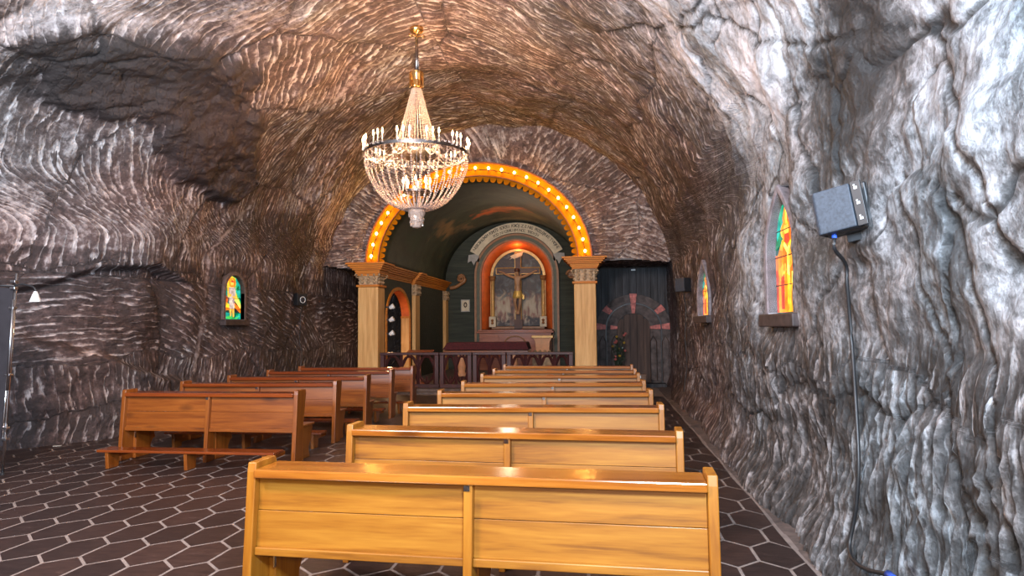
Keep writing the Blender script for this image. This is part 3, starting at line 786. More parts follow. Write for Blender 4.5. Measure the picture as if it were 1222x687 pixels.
spin(strand([(RR - .01, 0, ZR - .03), (.86, 0, ZR - .24), (.79, 0, ZR - .42), (.68, 0, ZR - .62), (.50, 0, ZR - .82), (.26, 0, ZR - .94), (.13, 0, ZR - .93)], 34, .020), 'crystal_strand', M['crystal'], 36)
spin(strand([(RR - .02, 0, ZR), (.62, 0, ZR - .13), (.36, 0, ZR + .02)], 20, .015), 'crystal_strand', M['crystal'], 20, .07)
b = nb(); ring = []
prof = [(RR - .012, ZR - .035), (RR + .012, ZR - .035), (RR + .014, ZR + .02), (RR - .012, ZR + .02)]
rs = [[b.verts.new((r * math.cos(a), r * math.sin(a), z)) for (r, z) in prof] for a in [2 * PI * k / 96 for k in range(96)]]
for k in range(96):
    A, B = rs[k], rs[(k + 1) % 96]
    for q in range(4): b.faces.new((A[q], A[(q + 1) % 4], B[(q + 1) % 4], B[q]))
obj('ring', b, M['ringmetal'], ch, smooth=False)
# little wire loops standing on the ring
b = nb()
for k in range(72):
    a = 2 * PI * k / 72
    pts = [((RR) * math.cos(a + d), (RR) * math.sin(a + d), ZR + .02 + hgt) for d, hgt in ((-.028, 0), (-.03, .03), (0, .055), (.03, .03), (.028, 0))]
    tube(b, pts, .0035, 4)
obj('wire_gallery', b, M['ringmetal'], ch)
b = nb()
for k in range(6):
    a = k * PI / 6
    tube(b, [(RR * math.cos(a), RR * math.sin(a), ZR - .01), (-RR * math.cos(a), -RR * math.sin(a), ZR - .01)], .009, 6)
lathe(b, [(.36, ZR - .02), (.39, ZR - .02), (.39, ZR + .03), (.36, ZR + .03)], seg=40)
obj('spoke_frame', b, M['ringmetal'], ch)
b = nb(); tube(b, [(0, 0, 3.6), (0, 0, 5.85)], .012, 8); lathe(b, [(.22, 3.98), (.235, 3.99), (.235, 4.03), (.22, 4.03)], seg=30); obj('centre_stem', b, M['ringmetal'], ch)
b = nb(); lathe(b, [(.03, 3.39), (.07, 3.40), (.09, 3.44), (.115, 3.56), (.14, 3.64), (.14, 3.72), (.11, 3.75)], seg=14)
for k in range(60):
    a = random.random() * 2 * PI; z = 3.44 + .28 * random.random(); rr_ = .095 + (z - 3.44) * .16
    box(b, (rr_ * math.cos(a), rr_ * math.sin(a), z), (.03, .03, .045), Matrix.Rotation(a, 3, 'Z') @ Matrix.Rotation(random.random() * 2, 3, 'X'))
obj('crystal_drop', b, M['crystal'], ch, label='frosted crystal drop at the lowest point')
# candles
b = nb(); lathe(b, [(.02, 0), (.022, .01), (.011, .02), (.011, .13), (.014, .135), (.010, .145)], seg=10); cm = obj('candle', b, M['candle'], ch, smooth=True)
b = nb(); lathe(b, [(.006, .145), (.016, .165), (.018, .185), (.010, .215), (.003, .24)], seg=10); fm = obj('flame_bulb', b, M['flame'], cm, smooth=True)
first = True
def place_candle(x, y, z):
    global first
    if first: cm.location = (x, y, z); first = False; return
    c = cm.copy(); C.objects.link(c); c.parent = ch; c.location = (x, y, z)
    d = fm.copy(); C.objects.link(d); d.parent = c
for gk in range(12):
    for q in (-1, 0, 1):
        a = 2 * PI * gk / 12 + q * .115 - PI / 2 + .04
        place_candle((RR + .02) * math.cos(a), (RR + .02) * math.sin(a), ZR + .0)
for k in range(8):
    a = 2 * PI * k / 8 + .2; place_candle(.23 * math.cos(a), .23 * math.sin(a), ZR - .64)
def plight(name, loc, e, col, r=.03):
    l = bpy.data.lights.new(name, 'POINT'); l.energy = e; l.color = col; l.shadow_soft_size = r
    o = bpy.data.objects.new(name, l); C.objects.link(o); o.location = loc; return o
WARM = (1, .56, .27)
for k in range(6):
    a = 2 * PI * k / 6 - PI / 2 + .04
    plight('chandelier_light', (CH[0] + (RR + .02) * math.cos(a), CH[1] + (RR + .02) * math.sin(a), ZR + .22), 56, WARM, .03)
plight('chandelier_light', (CH[0], CH[1], ZR - .42), 34, WARM, .10)

# ------------------------------------------------------------------ chapel arch with bulbs
ar = thing('lit_arch', 'glowing orange timber arch studded with bulbs around the chapel opening', 'arch', (0, 0, 0))
def el(rx, rz, n=64, a0=0, a1=PI):
    return [(ACX - rx * math.cos(a0 + (a1 - a0) * i / n), AZS + rz * math.sin(a0 + (a1 - a0) * i / n)) for i in range(n + 1)]
b = nb(); band(b, el(ARX, ARZ), el(ARX - .36, ARZ - .36), 'Y', YF - .06, YF + .06); obj('arch_board', b, M['arch'], ar)
b = nb(); band(b, el(ARX + .03, ARZ + .03), el(ARX - .01, ARZ - .01), 'Y', YF - .09, YF + .02); obj('arch_moulding', b, M['arch_dark'], ar)
b = nb(); band(b, el(ARX - .33, ARZ - .33), el(ARX - .36, ARZ - .36), 'Y', YF - .10, YF - .02); obj('arch_moulding', b, M['arch_dark'], ar)
b = nb(); nsc = 44
for k in range(nsc):
    a = (k + .5) / nsc * PI; da = PI / nsc / 2; ri = ARX - .35; rz = ARZ - .35
    pts = [(ACX - (ri + .02) * math.cos(a - da), AZS + (rz + .02) * math.sin(a - da))]
    for q in range(7):
        t = -1 + 2 * q / 6; rad = .125 * math.sqrt(max(0, 1 - t * t)) + .03
        aa = a + da * t * .98
        pts.append((ACX - (ri - rad) * math.cos(aa), AZS + (rz - rad) * math.sin(aa)))
    pts.append((ACX - (ri + .02) * math.cos(a + da), AZS + (rz + .02) * math.sin(a + da)))
    prism(b, pts, 'Y', YF - .05 + (k % 2) * .002, YF - .02 + (k % 2) * .002)
obj('scalloped_edge', b, M['arch'], ar)
bp = None; cable = []
for k in range(25):
    a = (k + .7) / 25.4 * PI; x = ACX - (ARX - .15) * math.cos(a); z = AZS + (ARZ - .15) * math.sin(a)
    cable.append((x + .0, YF - .075, z - .03))
    if bp is None:
        b = nb(); lathe(b, [(.016, -.09), (.02, -.07), (.02, -.03)], seg=8); sk = obj('bulb_socket', b, M['brass'], ar)
        b = nb(); lathe(b, [(.012, -.035), (.034, .0), (.036, .02), (.02, .045), (.004, .055)], seg=12); bp = obj('light_bulb', b, M['bulb'], sk, smooth=True)
        sk.location = (x, YF - .12, z)
    else:
        c = sk.copy(); C.objects.link(c); c.parent = ar; c.location = (x, YF - .12, z)
        d = bp.copy(); C.objects.link(d); d.parent = c
    plight('arch_light', (x, YF - .19, z), 2.6, (1, .48, .08), .03)
b = nb(); tube(b, smoothpath(cable, 3), .008, 5); obj('bulb_wire', b, M['black'], ar)

# chapel shell: left wall with arched opening, right wall, barrel vault, back wall
YB = 25.0; XI0 = ACX - (ARX - .40); XI1 = ACX + (ARX - .40)
n = 40
b = nb(); prev = None
for j in range(13):
    y = YF + .05 + (YB - YF - .05) * j / 12
    row = [b.verts.new((ACX - (ARX - .40) * math.cos(PI * i / n), y, AZS + (ARZ - .40) * math.sin(PI * i / n))) for i in range(n + 1)]
    if prev:
        for i in range(n): b.faces.new((prev[i], prev[i + 1], row[i + 1], row[i]))
    prev = row
o = struct('ceiling_chapel', b, M['vault_paint'], smooth=True)
so = o.modifiers.new('s', 'SOLIDIFY'); so.thickness = .08; so.offset = 1
# back wall
b = nb(); nix, niz = -3.22, 3.62; NR = 1.40
outer = []; inner = []
for i in range(41):
    a = PI * i / 40
    inner.append((nix - NR * math.cos(a), niz + NR * math.sin(a)))
    outer.append((ACX - 3.0 * math.cos(a), 3.4 + 3.2 * math.sin(a)))
inner = [(nix - NR, .12)] + inner + [(nix + NR, .12)]; outer = [(ACX - 3.0, .12)] + outer + [(ACX + 3.0, .12)]
band(b, outer, inner, 'Y', YB, YB + .12)
struct('wall_chapel_back', b, M['green_wall'])
struct('wall_niche', bx(nix - NR - .1, nix + NR + .1, YB + .62, YB + .7, .12, 5.3), M['dark_inside'])
# left wall: with arched opening from Y 17.95 to 20.2
WX0, WX1 = -6.18, -5.96
b = nb()
op = archpts(19.05, 2.02, 1.12, .12, 24, rise=.80)
ot = [(17.62, .12)] + [(17.62 + (25.0 - 17.62) * 0, 3.1)] 
outr = []
for i, p in enumerate(op):
    t = i / (len(op) - 1)
    if i == 0: outr.append((17.62, .12))
    elif i == len(op) - 1: outr.append((20.48, .12))
    else:
        q = (i - 1) / (len(op) - 3)
        if q < .25: outr.append((17.62, 2.02 + (3.1 - 2.02) * q / .25))
        elif q > .75: outr.append((20.48, 3.1 - (3.1 - 2.02) * (q - .75) / .25))
        else: outr.append((17.62 + (20.48 - 17.62) * (q - .25) / .5, 3.1))
band(b, outr, op, 'X', WX0, WX1)
bx(WX0, WX1, 20.48, YB, .12, 3.1, b)
struct('wall_chapel_left', b, M['green_wall'])
struct('wall_chapel_right', bx(XI1, XI1 + .2, YF + .3, YB, .12, 3.45), M['green_wall'])
aw = thing('archway_lining', 'orange lined side archway opening through the left chapel wall', 'archway', (0, 0, 0))
b = nb(); i2 = archpts(19.05, 2.02, 1.08, .12, 24, rise=.76); o2 = archpts(19.05, 2.02, 1.125, .12, 24, rise=.805)
band(b, o2[1:-1], i2[1:-1], 'X', WX0 - .02, WX1 + .005); obj('arch_soffit', b, M['orange_reveal'], aw)
b = nb(); i2 = archpts(19.05, 2.02, 1.10, .12, 24, rise=.78); o2 = archpts(19.05, 2.02, 1.19, .12, 24, rise=.87)
band(b, o2, i2, 'X', WX1, WX1 + .035); obj('arch_moulding', b, M['cornice_y'], aw)
for y0, y1 in ((17.93, 17.99), (20.11, 20.17)): obj('jamb', bx(WX0 - .02, WX1 + .005, y0, y1, .12, 2.02), M['column'], aw)
for y0, y1 in ((17.93, 18.01), (20.09, 20.17)): obj('impost', bx(WX0 - .03, WX1 + .03, y0, y1, 2.0, 2.06), M['cornice_y'], aw)

# columns
def capital(parent, cx, cy, w, z0, z1):
    b = nb(); box(b, (cx, cy, (z0 + z1) / 2), (w * .92, w * .92, z1 - z0))
    for s in range(3):
        for side in range(4):
            R_ = Matrix.Rotation(side * PI / 2, 3, 'Z')
            for q in (-1, 0, 1):
                c = Vector((q * w * .3, -w * .47, z0 + (z1 - z0) * (.2 + .3 * s)))
                c = Vector((cx, cy, 0)) + R_ @ c
                lathe(b, [(.01, -.045), (.045, -.01), (.05, .03), (.02, .045)], (c.x, c.y, c.z), 8)
    obj('capital', b, M['capital'], parent)
    b = nb()
    for sx in (-1, 1):
        for sy in (-1, 1):
            cc = (cx + sx * w * .52, cy + sy * w * .52)
            p = []
            for i in range(20):
                a = i * .5; r = .075 - i * .0032
                p.append((cc[0] + sx * r * math.cos(a) * .7, cc[1] + sy * r * math.cos(a) * .7, z1 - .08 + r * math.sin(a)))
            tube(b, p, .018, 6)
    obj('volute', b, M['capital'], parent, smooth=True)
def cornice_block(bm, cx, cy, w, d, z0, z1, outw):
    steps = [(0, .22), (.25, .30), (.28, .5), (.55, .62), (.62, .8), (1.0, 1.0)]
    n_ = 7
    prev_z = z0
    for i in range(n_):
        t = (i + 1) / n_; z_ = z0 + (z1 - z0) * t; o_ = outw * (t ** 1.35)
        if i in (2,): o_ *= .8
        box(bm, (cx, cy, (prev_z + z_) / 2), (w + 2 * o_, d + 2 * o_, z_ - prev_z)); prev_z = z_
def column(name, label, cx, cy, w, zb, with_cornice=True):
    t = thing(name, label, 'column', (cx, cy, zb), 0)
    z = lambda v: v - zb
    obj('shaft', bx(-w / 2, w / 2, -w / 2, w / 2, .0, z(2.80)), M['column'], t, bevel=.02)
    b = nb(); bx(-w / 2 - .05, w / 2 + .05, -w / 2 - .05, w / 2 + .05, 0, .22, b); bx(-w / 2 - .025, w / 2 + .025, -w / 2 - .025, w / 2 + .025, .22, .30, b); obj('base', b, M['column'], t, bevel=.01)
    b = nb(); bx(-w / 2 - .04, w / 2 + .04, -w / 2 - .04, w / 2 + .04, z(2.80), z(2.86), b); obj('neck_band', b, M['cornice'], t, bevel=.01)
    capital(t, 0, 0, w, z(2.86), z(3.18))
    if with_cornice:
        b = nb(); cornice_block(b, 0, 0, w + .06, w + .06, z(3.18), z(3.48), .26); obj('cornice', b, M['cornice'], t, bevel=.008)
    return t
column('column', 'square pale wooden column with carved capital right of the chapel opening', -.46, YF + .1, .56, 0)
column('column', 'square pale wooden column at the left of the chapel opening, beside the side archway', -6.22, YF - .02, .56, 0, False)
cn = thing('cornice', 'stepped orange brown cornice running back along the left chapel wall', 'cornice', (0, 0, 0))
def corn_run(bm, y0, y1, x0, x1, z0, z1, outw, ends=False):
    n_ = 7; pz = z0
    for i in range(n_):
        t = (i + 1) / n_; z_ = z0 + (z1 - z0) * t; o_ = outw * t ** 1.35 * (.8 if i == 2 else 1)
        bx(x0 - (o_ if ends else 0), x1 + o_, y0 - (o_ if ends else 0), y1, pz, z_, bm); pz = z_
b = nb(); corn_run(b, YF - .30, YF + .34, -6.50, -5.94, 3.10, 3.44, .26, True); obj('front_block', b, M['cornice'], cn, bevel=.006)
b = nb(); corn_run(b, YF + .34, 20.4, -6.3, WX1, 3.08, 3.42, .24); obj('side_run', b, M['cornice_y'], cn, bevel=.006)
b = nb(); corn_run(b, 20.4, 21.0, -6.3, WX1 + .08, 3.05, 3.43, .27); obj('side_break', b, M['cornice_y'], cn, bevel=.006)
b = nb(); corn_run(b, 21.0, YB, -6.3, WX1, 3.08, 3.42, .24); obj('side_run', b, M['cornice_y'], cn, bevel=.006)
def pilaster(label, y0, y1, scroll=False):
    t = thing('pilaster', label, 'pilaster', (0, 0, 0))
    obj('shaft', bx(WX1 + .001, WX1 + .12, y0, y1, .12, 2.72), M['column'], t, bevel=.01)
    b = nb(); bx(WX1 + .001, WX1 + .15, y0 - .02, y1 + .02, 2.72, 3.06, b)
    for q in range(3):
        for s in range(2): lathe(b, [(.01, -.05), (.05, 0), (.02, .06)], (WX1 + .15, y0 + (y1 - y0) * (q + .5) / 3, 2.8 + .15 * s), 8)
    for s in range(3): lathe(b, [(.01, -.05), (.05, 0), (.02, .06)], (WX1 + .07, y0 - .02, 2.80 + .1 * s), 8)
    obj('capital', b, M['capital'], t)
    return t
pilaster('slim pale pilaster between side archway and dark plank wall', 20.45, 20.95)
pb = pilaster('slim pale pilaster in the far left corner of the chapel under a scroll', 24.55, 24.95)
def scroll(parent, cx, cy, cz, s, flip):
    b = nb(); pts = []
    for i in range(30):
        a = i * .38; r = .15 - i * .0043
        pts.append((cx + flip * r * math.cos(a), cy, cz + r * math.sin(a)))
    tube(b, pts, .045, 8)
    tail = smoothpath([(cx + flip * .15, cy, cz), (cx + flip * .12, cy, cz - .12), (cx - flip * .03, cy, cz - .22), (cx - flip * .20, cy, cz - .32), (cx - flip * .42, cy, cz - .36)], 5) if s else []
    if tail: tube(b, tail, .07, 8)
    return obj('scroll', b, M['brown_trim'], parent, smooth=True)
scroll(pb, -5.33, 24.85, 3.55, 1, 1)
sc = thing('wall_scroll', 'carved brown scroll bracket beside the right column capital', 'bracket', (0, 0, 0)); scroll(sc, -1.02, 22.0, 3.40, 0, -1)
obj('bracket_arm', bx(-1.1, -.62, 21.9, 22.1, 3.36, 3.44), M['brown_trim'], sc)

# ------------------------------------------------------------------ altar niche / altarpiece
al = thing('altarpiece', 'arched altarpiece with orange niche and dark painted panel behind the altar', 'altarpiece', (nix, YB, .12))
def A(r, zb, n=32): return [(x, z) for x, z in archpts(0, niz - .12, r, zb - .12, n)]
Zb = 1.62
b = nb(); band(b, A(1.60, .12), A(1.52, .12), 'Y', -.10, .02); obj('outer_moulding', b, M['brown_trim'], al)
b = nb(); band(b, A(1.52, .12), A(1.40, .12), 'Y', -.04, .05); obj('green_band', b, M['green_trim'], al)
b = nb(); band(b, A(1.40, .12), A(1.34, .12), 'Y', -.08, .05); obj('inner_moulding', b, M['brown_trim'], al)
# splayed orange reveal
b = nb(); o_ = A(1.36, Zb); i_ = A(1.00, Zb)
V0 = [b.verts.new((p[0], .0, p[1])) for p in o_]; V1 = [b.verts.new((p[0], .46, p[1])) for p in i_]
for k in range(len(V0) - 1): b.faces.new((V0[k], V0[k + 1], V1[k + 1], V1[k]))
rv = obj('orange_reveal', b, M['orange_reveal'], al, smooth=True)
so = rv.modifiers.new('s', 'SOLIDIFY'); so.thickness = .04; so.offset = 1
b = nb(); band(b, A(1.06, Zb + .25), A(.96, Zb + .25), 'Y', .36, .46); obj('gilt_arch', b, M['gilt'], al)
b = nb(); prism(b, A(1.0, Zb + .12), 'Y', .48, .52)
pn = obj('painted_panel', b, M['painting'], al); 
for s in (-1, 1):
    cpar = obj('colonette', lathe(nb(), [(.085, 1.98), (.085, 2.0), (.07, 2.03), (.068, 3.30), (.085, 3.33)], (s * .97, .34, 0), 16), M['gilt'], al, smooth=True)
    b = nb(); bx(s * .97 - .13, s * .97 + .13, .22, .44, 1.58, 1.98, b); obj('pedestal', b, M['cream'], cpar, bevel=.01)
    b = nb(); lathe(b, [(.02, -.10), (.06, -.06), (.03, 0), (.06, .06), (.02, .10)], (s * .97, .21, 1.78), 8); obj('rosette', b, M['brown_trim'], cpar)
    b = nb(); lathe(b, [(.07, 0), (.12, .08), (.10, .14), (.14, .20)], (s * .97, .34, 3.33), 12); obj('capital', b, M['brown_trim'], cpar)
b = bx(-1.02, 1.02, .30, .5, 1.50, 1.60); obj('shelf', b, M['brown_trim'], al, bevel=.01)
pd = thing('altar_block', 'reddish carved altar block with round ornament under the altarpiece', 'altar', (nix, YB - .5, .12))
obj('body', bx(-1.33, 1.33, -.1, .48, 0, 1.36), M['red_wood'], pd, bevel=.01)
b = nb(); bx(-1.42, 1.42, -.2, .49, 1.36, 1.42, b); bx(-1.38, 1.38, -.15, .49, 1.42, 1.48, b); obj('mensa_top', b, M['red_wood'], pd, bevel=.01)
b = nb(); lp = [(.38 * math.cos(i * PI / 16), -.12, .98 + .26 * math.sin(i * PI / 16)) for i in range(32)]; tube(b, lp, .025, 6, closed=True)
obj('round_ornament', b, M['brown_trim'], pd, smooth=True)
for s in (-1, 1): obj('side_panel', bx(s * .9 - .3, s * .9 + .3, -.125, -.1, .6, 1.25), M['red_wood'], pd, bevel=.008)

# crucifix
cr = thing('crucifix', 'crucifix with a pale carved figure in front of the dark altar painting', 'crucifix', (nix + .02, YB + .30, 0))
b = nb(); cw = .115
prism(b, [(-cw, 1.95), (-cw, 3.72), (-.84, 3.72), (-.84, 3.95), (-cw, 3.95), (-cw, 4.52), (cw, 4.52), (cw, 3.95), (.84, 3.95), (.84, 3.72), (cw, 3.72), (cw, 1.95)], 'Y', 0, .07)
obj('cross', b, M['crosswood'], cr)
b = nb()
ol = [(-cw, 1.95), (-cw, 3.72), (-.84, 3.72), (-.84, 3.95), (-cw, 3.95), (-cw, 4.52), (cw, 4.52), (cw, 3.95), (.84, 3.95), (.84, 3.72), (cw, 3.72), (cw, 1.95)]
for p, q in zip(ol, ol[1:]): tube(b, [(p[0], -.005, p[1]), (q[0], -.005, q[1])], .018, 5)
obj('gilt_edge', b, M['gilt'], cr)
b = nb(); bx(-.16, .16, -.05, .12, 1.62, 1.98, b); obj('foot', b, M['crosswood'], cr)
b = nb(); prism(b, [(-.33, 4.26), (-.18, 4.32), (-.16, 4.28), (.16, 4.40), (.22, 4.56), (-.14, 4.46), (-.30, 4.40), (-.24, 4.33)], 'Y', -.05, -.03)
obj('title_scroll', b, M['cream'], cr)
# figure grown from a skeleton
def skin_body(name, verts, edges, radii, mat, parent, sub=2, root=0):
    me = bpy.data.meshes.new(name); me.from_pydata(verts, edges, []); me.materials.append(mat)
    o = bpy.data.objects.new(name, me); C.objects.link(o); o.parent = parent
    sm = o.modifiers.new('skin', 'SKIN'); sm.use_smooth_shade = True
    for i, r in enumerate(radii):
        r = r if isinstance(r, tuple) else (r, r)
        me.skin_vertices[0].data[i].radius = r
        me.skin_vertices[0].data[i].use_root = (i == root)
    s2 = o.modifiers.new('sub', 'SUBSURF'); s2.levels = sub; s2.render_levels = sub
    return o
Vs = [(0, -.10, 3.02), (0, -.12, 3.18), (-.01, -.13, 3.38), (0, -.12, 3.56), (.0, -.13, 3.66), (-.02, -.17, 3.76), (-.03, -.19, 3.86),
      (-.17, -.12, 3.58), (-.40, -.08, 3.66), (-.64, -.05, 3.80), (-.74, -.05, 3.83),
      (.17, -.12, 3.58), (.40, -.08, 3.66), (.64, -.05, 3.80), (.74, -.05, 3.83),
      (-.09, -.11, 2.94), (-.10, -.20, 2.62), (-.04, -.10, 2.28), (-.02, -.13, 2.16),
      (.09, -.11, 2.94), (.10, -.20, 2.62), (.03, -.11, 2.28), (.02, -.14, 2.16)]
Es = [(0, 1), (1, 2), (2, 3), (3, 4), (4, 5), (5, 6), (3, 7), (7, 8), (8, 9), (9, 10), (3, 11), (11, 12), (12, 13), (13, 14), (0, 15), (15, 16), (16, 17), (17, 18), (0, 19), (19, 20), (20, 21), (21, 22)]
Rs = [(.12, .09), (.10, .075), (.13, .09), (.13, .08), .05, .085, .07, .06, .045, .035, .03, .06, .045, .035, .03, .085, .06, .045, .035, .085, .06, .045, .035]
fig = skin_body('figure', Vs, Es, Rs, M['skin'], cr)
b = nb(); lathe(b, [(.09, 0), (.105, .05), (.10, .10), (.075, .13)], (-.025, -.165, 3.78), 14, 1, 1); obj('hair', b, M['crosswood'], fig, smooth=True)
b = nb(); lathe(b, [(.17, 2.78), (.19, 2.84), (.165, 2.96), (.14, 3.06)], (0, -.12, 0), 18, 1.05, .8)
prism(b, [(.10, 2.98), (.24, 2.90), (.25, 2.76), (.19, 2.72), (.14, 2.84)], 'Y', -.14, -.08)
obj('loincloth', b, M['loin'], fig, smooth=False)

# inscription banner curved above the niche
bn = thing('inscription_scroll', 'cream painted scroll with dark lettering curving over the altar niche', 'inscription', (nix, YB - .10, niz))
def arcb(r0, r1, a0, a1, n=40):
    o1 = [(-r1 * math.cos(a0 + (a1 - a0) * i / n), r1 * math.sin(a0 + (a1 - a0) * i / n)) for i in range(n + 1)]
    o0 = [(-r0 * math.cos(a0 + (a1 - a0) * i / n), r0 * math.sin(a0 + (a1 - a0) * i / n)) for i in range(n + 1)]
    return o1, o0
BA0, BA1 = .50, PI - .50
q1, q0 = arcb(1.62, 2.0, BA0, BA1)
b = nb(); band(b, q1, q0, 'Y', -.02, .02); obj('scroll_face', b, M['cream'], bn)
for s in (-1, 1):
    b = nb(); a = BA0 - .03
    c = Vector((s * 1.81 * math.cos(a), 1.81 * math.sin(a)))
    pts = [(-.20, .06), (.20, .02), (.24, -.28), (.10, -.20), (.0, -.38), (-.08, -.2), (-.22, -.30)]
    pp = [(c.x + s * p[0], c.y + p[1] - .02) for p in pts]
    prism(b, pp, 'Y', .0, .03); obj('ribbon_tail', b, M['grey_ribbon'], bn)
def text_arc(txt, R, size, a0, a1):
    bm = nb(); n_ = len(txt)
    for i, chx in enumerate(txt):
        if chx == ' ': continue
        cu = bpy.data.curves.new('t', 'FONT'); cu.body = chx; cu.size = size; cu.align_x = 'CENTER'; cu.extrude = .002; cu.resolution_u = 2
        to = bpy.data.objects.new('t', cu); C.objects.link(to)
        me = bpy.data.meshes.new_from_object(to)
        bpy.data.objects.remove(to)
        a = a0 + (a1 - a0) * (i + .5) / n_
        ang_ = PI / 2 - a     # rotation clockwise from top
        T = Matrix.Translation((-R * math.cos(a), -.03, R * math.sin(a))) @ Matrix.Rotation(-(a - PI / 2), 4, 'Y').inverted() @ Matrix.Rotation(PI / 2, 4, 'X')
        me.transform(T); bm.from_mesh(me)
    return bm
obj('lettering', text_arc('NIEBOSKŁONOM POMOŻE BORZEI POKÓJ.Z E NIE PRZELĘKNIE T WOJNE', 1.83, .16, BA0 + .06, BA1 - .06), M['ink'], bn)
obj('lettering', text_arc('POD NIEZWKIEM NOC TWOICH', 1.665, .15, BA0 + .55, BA1 - .55), M['ink'], bn)

# small framed picture
fp = thing('framed_picture', 'small pale framed picture on the green wall left of the niche', 'picture', (-5.18, YB - .03, 2.52))
b = nb(); band(b, [(-.17, -.23), (-.17, .23), (.17, .23), (.17, -.23), (-.17, -.23)], [(-.14, -.2), (-.14, .2), (.14, .2), (.14, -.2), (-.14, -.2)], 'Y', -.03, .01)
obj('frame', b, M['grey_ribbon'], fp); obj('sheet', bx(-.14, .14, -.01, .005, -.2, .2), M['cream'], fp)
b = nb()
for q in range(14):
    a = q * .8; box(b, (.05 * math.cos(a), -.014, .03 + .08 * math.sin(a)), (.04, .005, .05))
obj('faded_image', b, M['crosswood'], fp)

# altar table with dark red cloth
tb = thing('altar_table', 'long wooden altar table standing behind the rail under a dark red cloth', 'table', (-3.72, 21.4, .12))
obj('tabletop', bx(-1.36, 1.36, -.42, .42, .78, .84), M['amber'], tb, bevel=.006)
for sx in (-.85, .85):
    b = nb(); lathe(b, [(.17, 0), (.18, .08), (.11, .14), (.14, .36), (.11, .60), (.17, .74), (.17, .78)], (sx, 0, 0), 16); obj('leg', b, M['peach'], tb, smooth=True)
cl = nb()
prism(cl, [(-1.40, .86), (-1.22, 1.10), (1.30, 1.10), (1.38, .86)], 'Y', -.44, .44)
co = obj('altar_cloth', cl, M['velvet'], bevel=.02); co.location = (-3.72, 21.4, .122)
setp(co, 'dark red velvet cloth covering the altar table', 'cloth')
# pale pedestal at right
ps = thing('altar_pedestal', 'peach pedestal with a flared top standing in front of the altar block', 'pedestal', (-2.15, 23.9, .12))
b = nb(); prism(b, [(-.22, .5), (-.26, 1.05), (-.33, 1.18), (.33, 1.18), (.26, 1.05), (.22, .5)], 'Y', -.2, .2); obj('body', b, M['peach'], ps, bevel=.01)
obj('top', bx(-.38, .38, -.25, .25, 1.18, 1.27), M['gilt'], ps, bevel=.01)
b = nb(); bx(-.36, .36, -.24, .24, 0, .5, b)
for q in range(4): lathe(b, [(.03, -.14), (.07, -.05), (.07, .05), (.03, .14)], (-.25 + q * .167, -.26, .62), 8)
obj('carved_base', b, M['capital'], ps)
# small lectern left behind rail
lc = thing('lectern', 'small sloping reading desk behind the left end of the rail', 'lectern', (-5.2, 18.6, .12))
b = nb(); box(b, (0, 0, .88), (.75, .45, .035), Matrix.Rotation(.22, 3, 'X')); obj('sloped_top', b, M['red_wood'], lc, bevel=.006)
obj('stand', bx(-.04, .04, -.04, .04, .04, .86), M['red_wood'], lc); obj('foot', bx(-.22, .22, -.18, .18, 0, .04), M['red_wood'], lc)

# altar rail
def rail_section(label, x0, x1, y, gate=False):
    t = thing('altar_rail', label, 'rail', ((x0 + x1) / 2, y, .12), 0, 'carved dark red altar rail sections')
    w = (x1 - x0) / 2
    obj('handrail', bx(-w, w, -.07, .07, .86, .93), M['oxblood'], t, bevel=.01)
    obj('base_rail', bx(-w, w, -.05, .05, .0, .10), M['oxblood'], t, bevel=.01)
    for s in (-1, 1): obj('post', bx(s * (w - .06) - .05, s * (w - .06) + .05, -.06, .06, .10, .86), M['oxblood'], t, bevel=.006)
    # gothic tracery: interlaced pointed arches
    b = nb(); nn = max(2, round((2 * w - .22) / .42)); p = (2 * w - .22) / nn
    X0 = -w + .11
    for k in range(nn):
        xc = X0 + p * (k + .5)
        for s in (-1, 1):
            pts = []
            for q in range(9):
                t_ = q / 8; pts.append((xc + s * (p * .46) * math.cos(t_ * PI / 2.0) ** .8 if q < 8 else xc, 0, .42 + .40 * math.sin(t_ * PI / 2)))
            tube(b, pts, .032, 4)
            pts = []
            for q in range(9):
                t_ = q / 8; pts.append((xc + s * p * .46 * math.sin(t_ * PI / 2), 0, .12 + .34 * t_ ** 1.3))
            tube(b, pts, .032, 4)
            tube(b, [(xc + s * p * .46, 0, .10), (xc + s * p * .46, 0, .86)], .026, 4)
        tube(b, [(xc, 0, .10), (xc, 0, .3)], .028, 4)
        # crossing diagonals between arches near the top
        tube(b, [(xc - p * .5, .0, .50), (xc - p * .1, .0, .86)], .026, 4); tube(b, [(xc + p * .5, .0, .50), (xc + p * .1, .0, .86)], .026, 4)
    obj('tracery', b, M['oxblood'], t)
    return t
rail_section('carved dark red altar rail section beside the left column', -5.90, -4.30, 17.3)
rail_section('carved dark red gate section of the altar rail, left of the pew aisle middle', -4.28, -3.42, 17.3, True)
rail_section('narrow carved dark red section of the altar rail right of the gate', -3.40, -2.52, 17.3)
rail_section('carved dark red altar rail section ending at the right column', -2.50, -.78, 17.3)

# three small white spotlights inside the left archway
sp0 = None
for k, (y, z, lb) in enumerate([(17.9, 2.28, 'topmost of the three small white spotlights behind the left column'), (17.88, 1.93, 'middle one of the three small white spotlights behind the left column'), (17.9, 1.55, 'lowest of the three small white spotlights behind the left column')]):
    t = thing('spotlight', lb, 'spotlight', (-5.86, y, z), 0, 'white spotlights behind the left column')
    b = nb(); lathe(b, [(.035, -.07), (.05, -.05), (.075, .06), (.07, .07)], (0, 0, 0), 14); bmesh.ops.rotate(b, verts=b.verts, matrix=Matrix.Rotation(1.1, 3, 'Y'), cent=(0, 0, 0)); bmesh.ops.translate(b, verts=b.verts, vec=(.07, 0, 0)); obj('shade', b, M['white'], t, smooth=True)
    obj('bracket', bx(-.1, .03, -.015, .015, -.015, .015), M['black'], t)

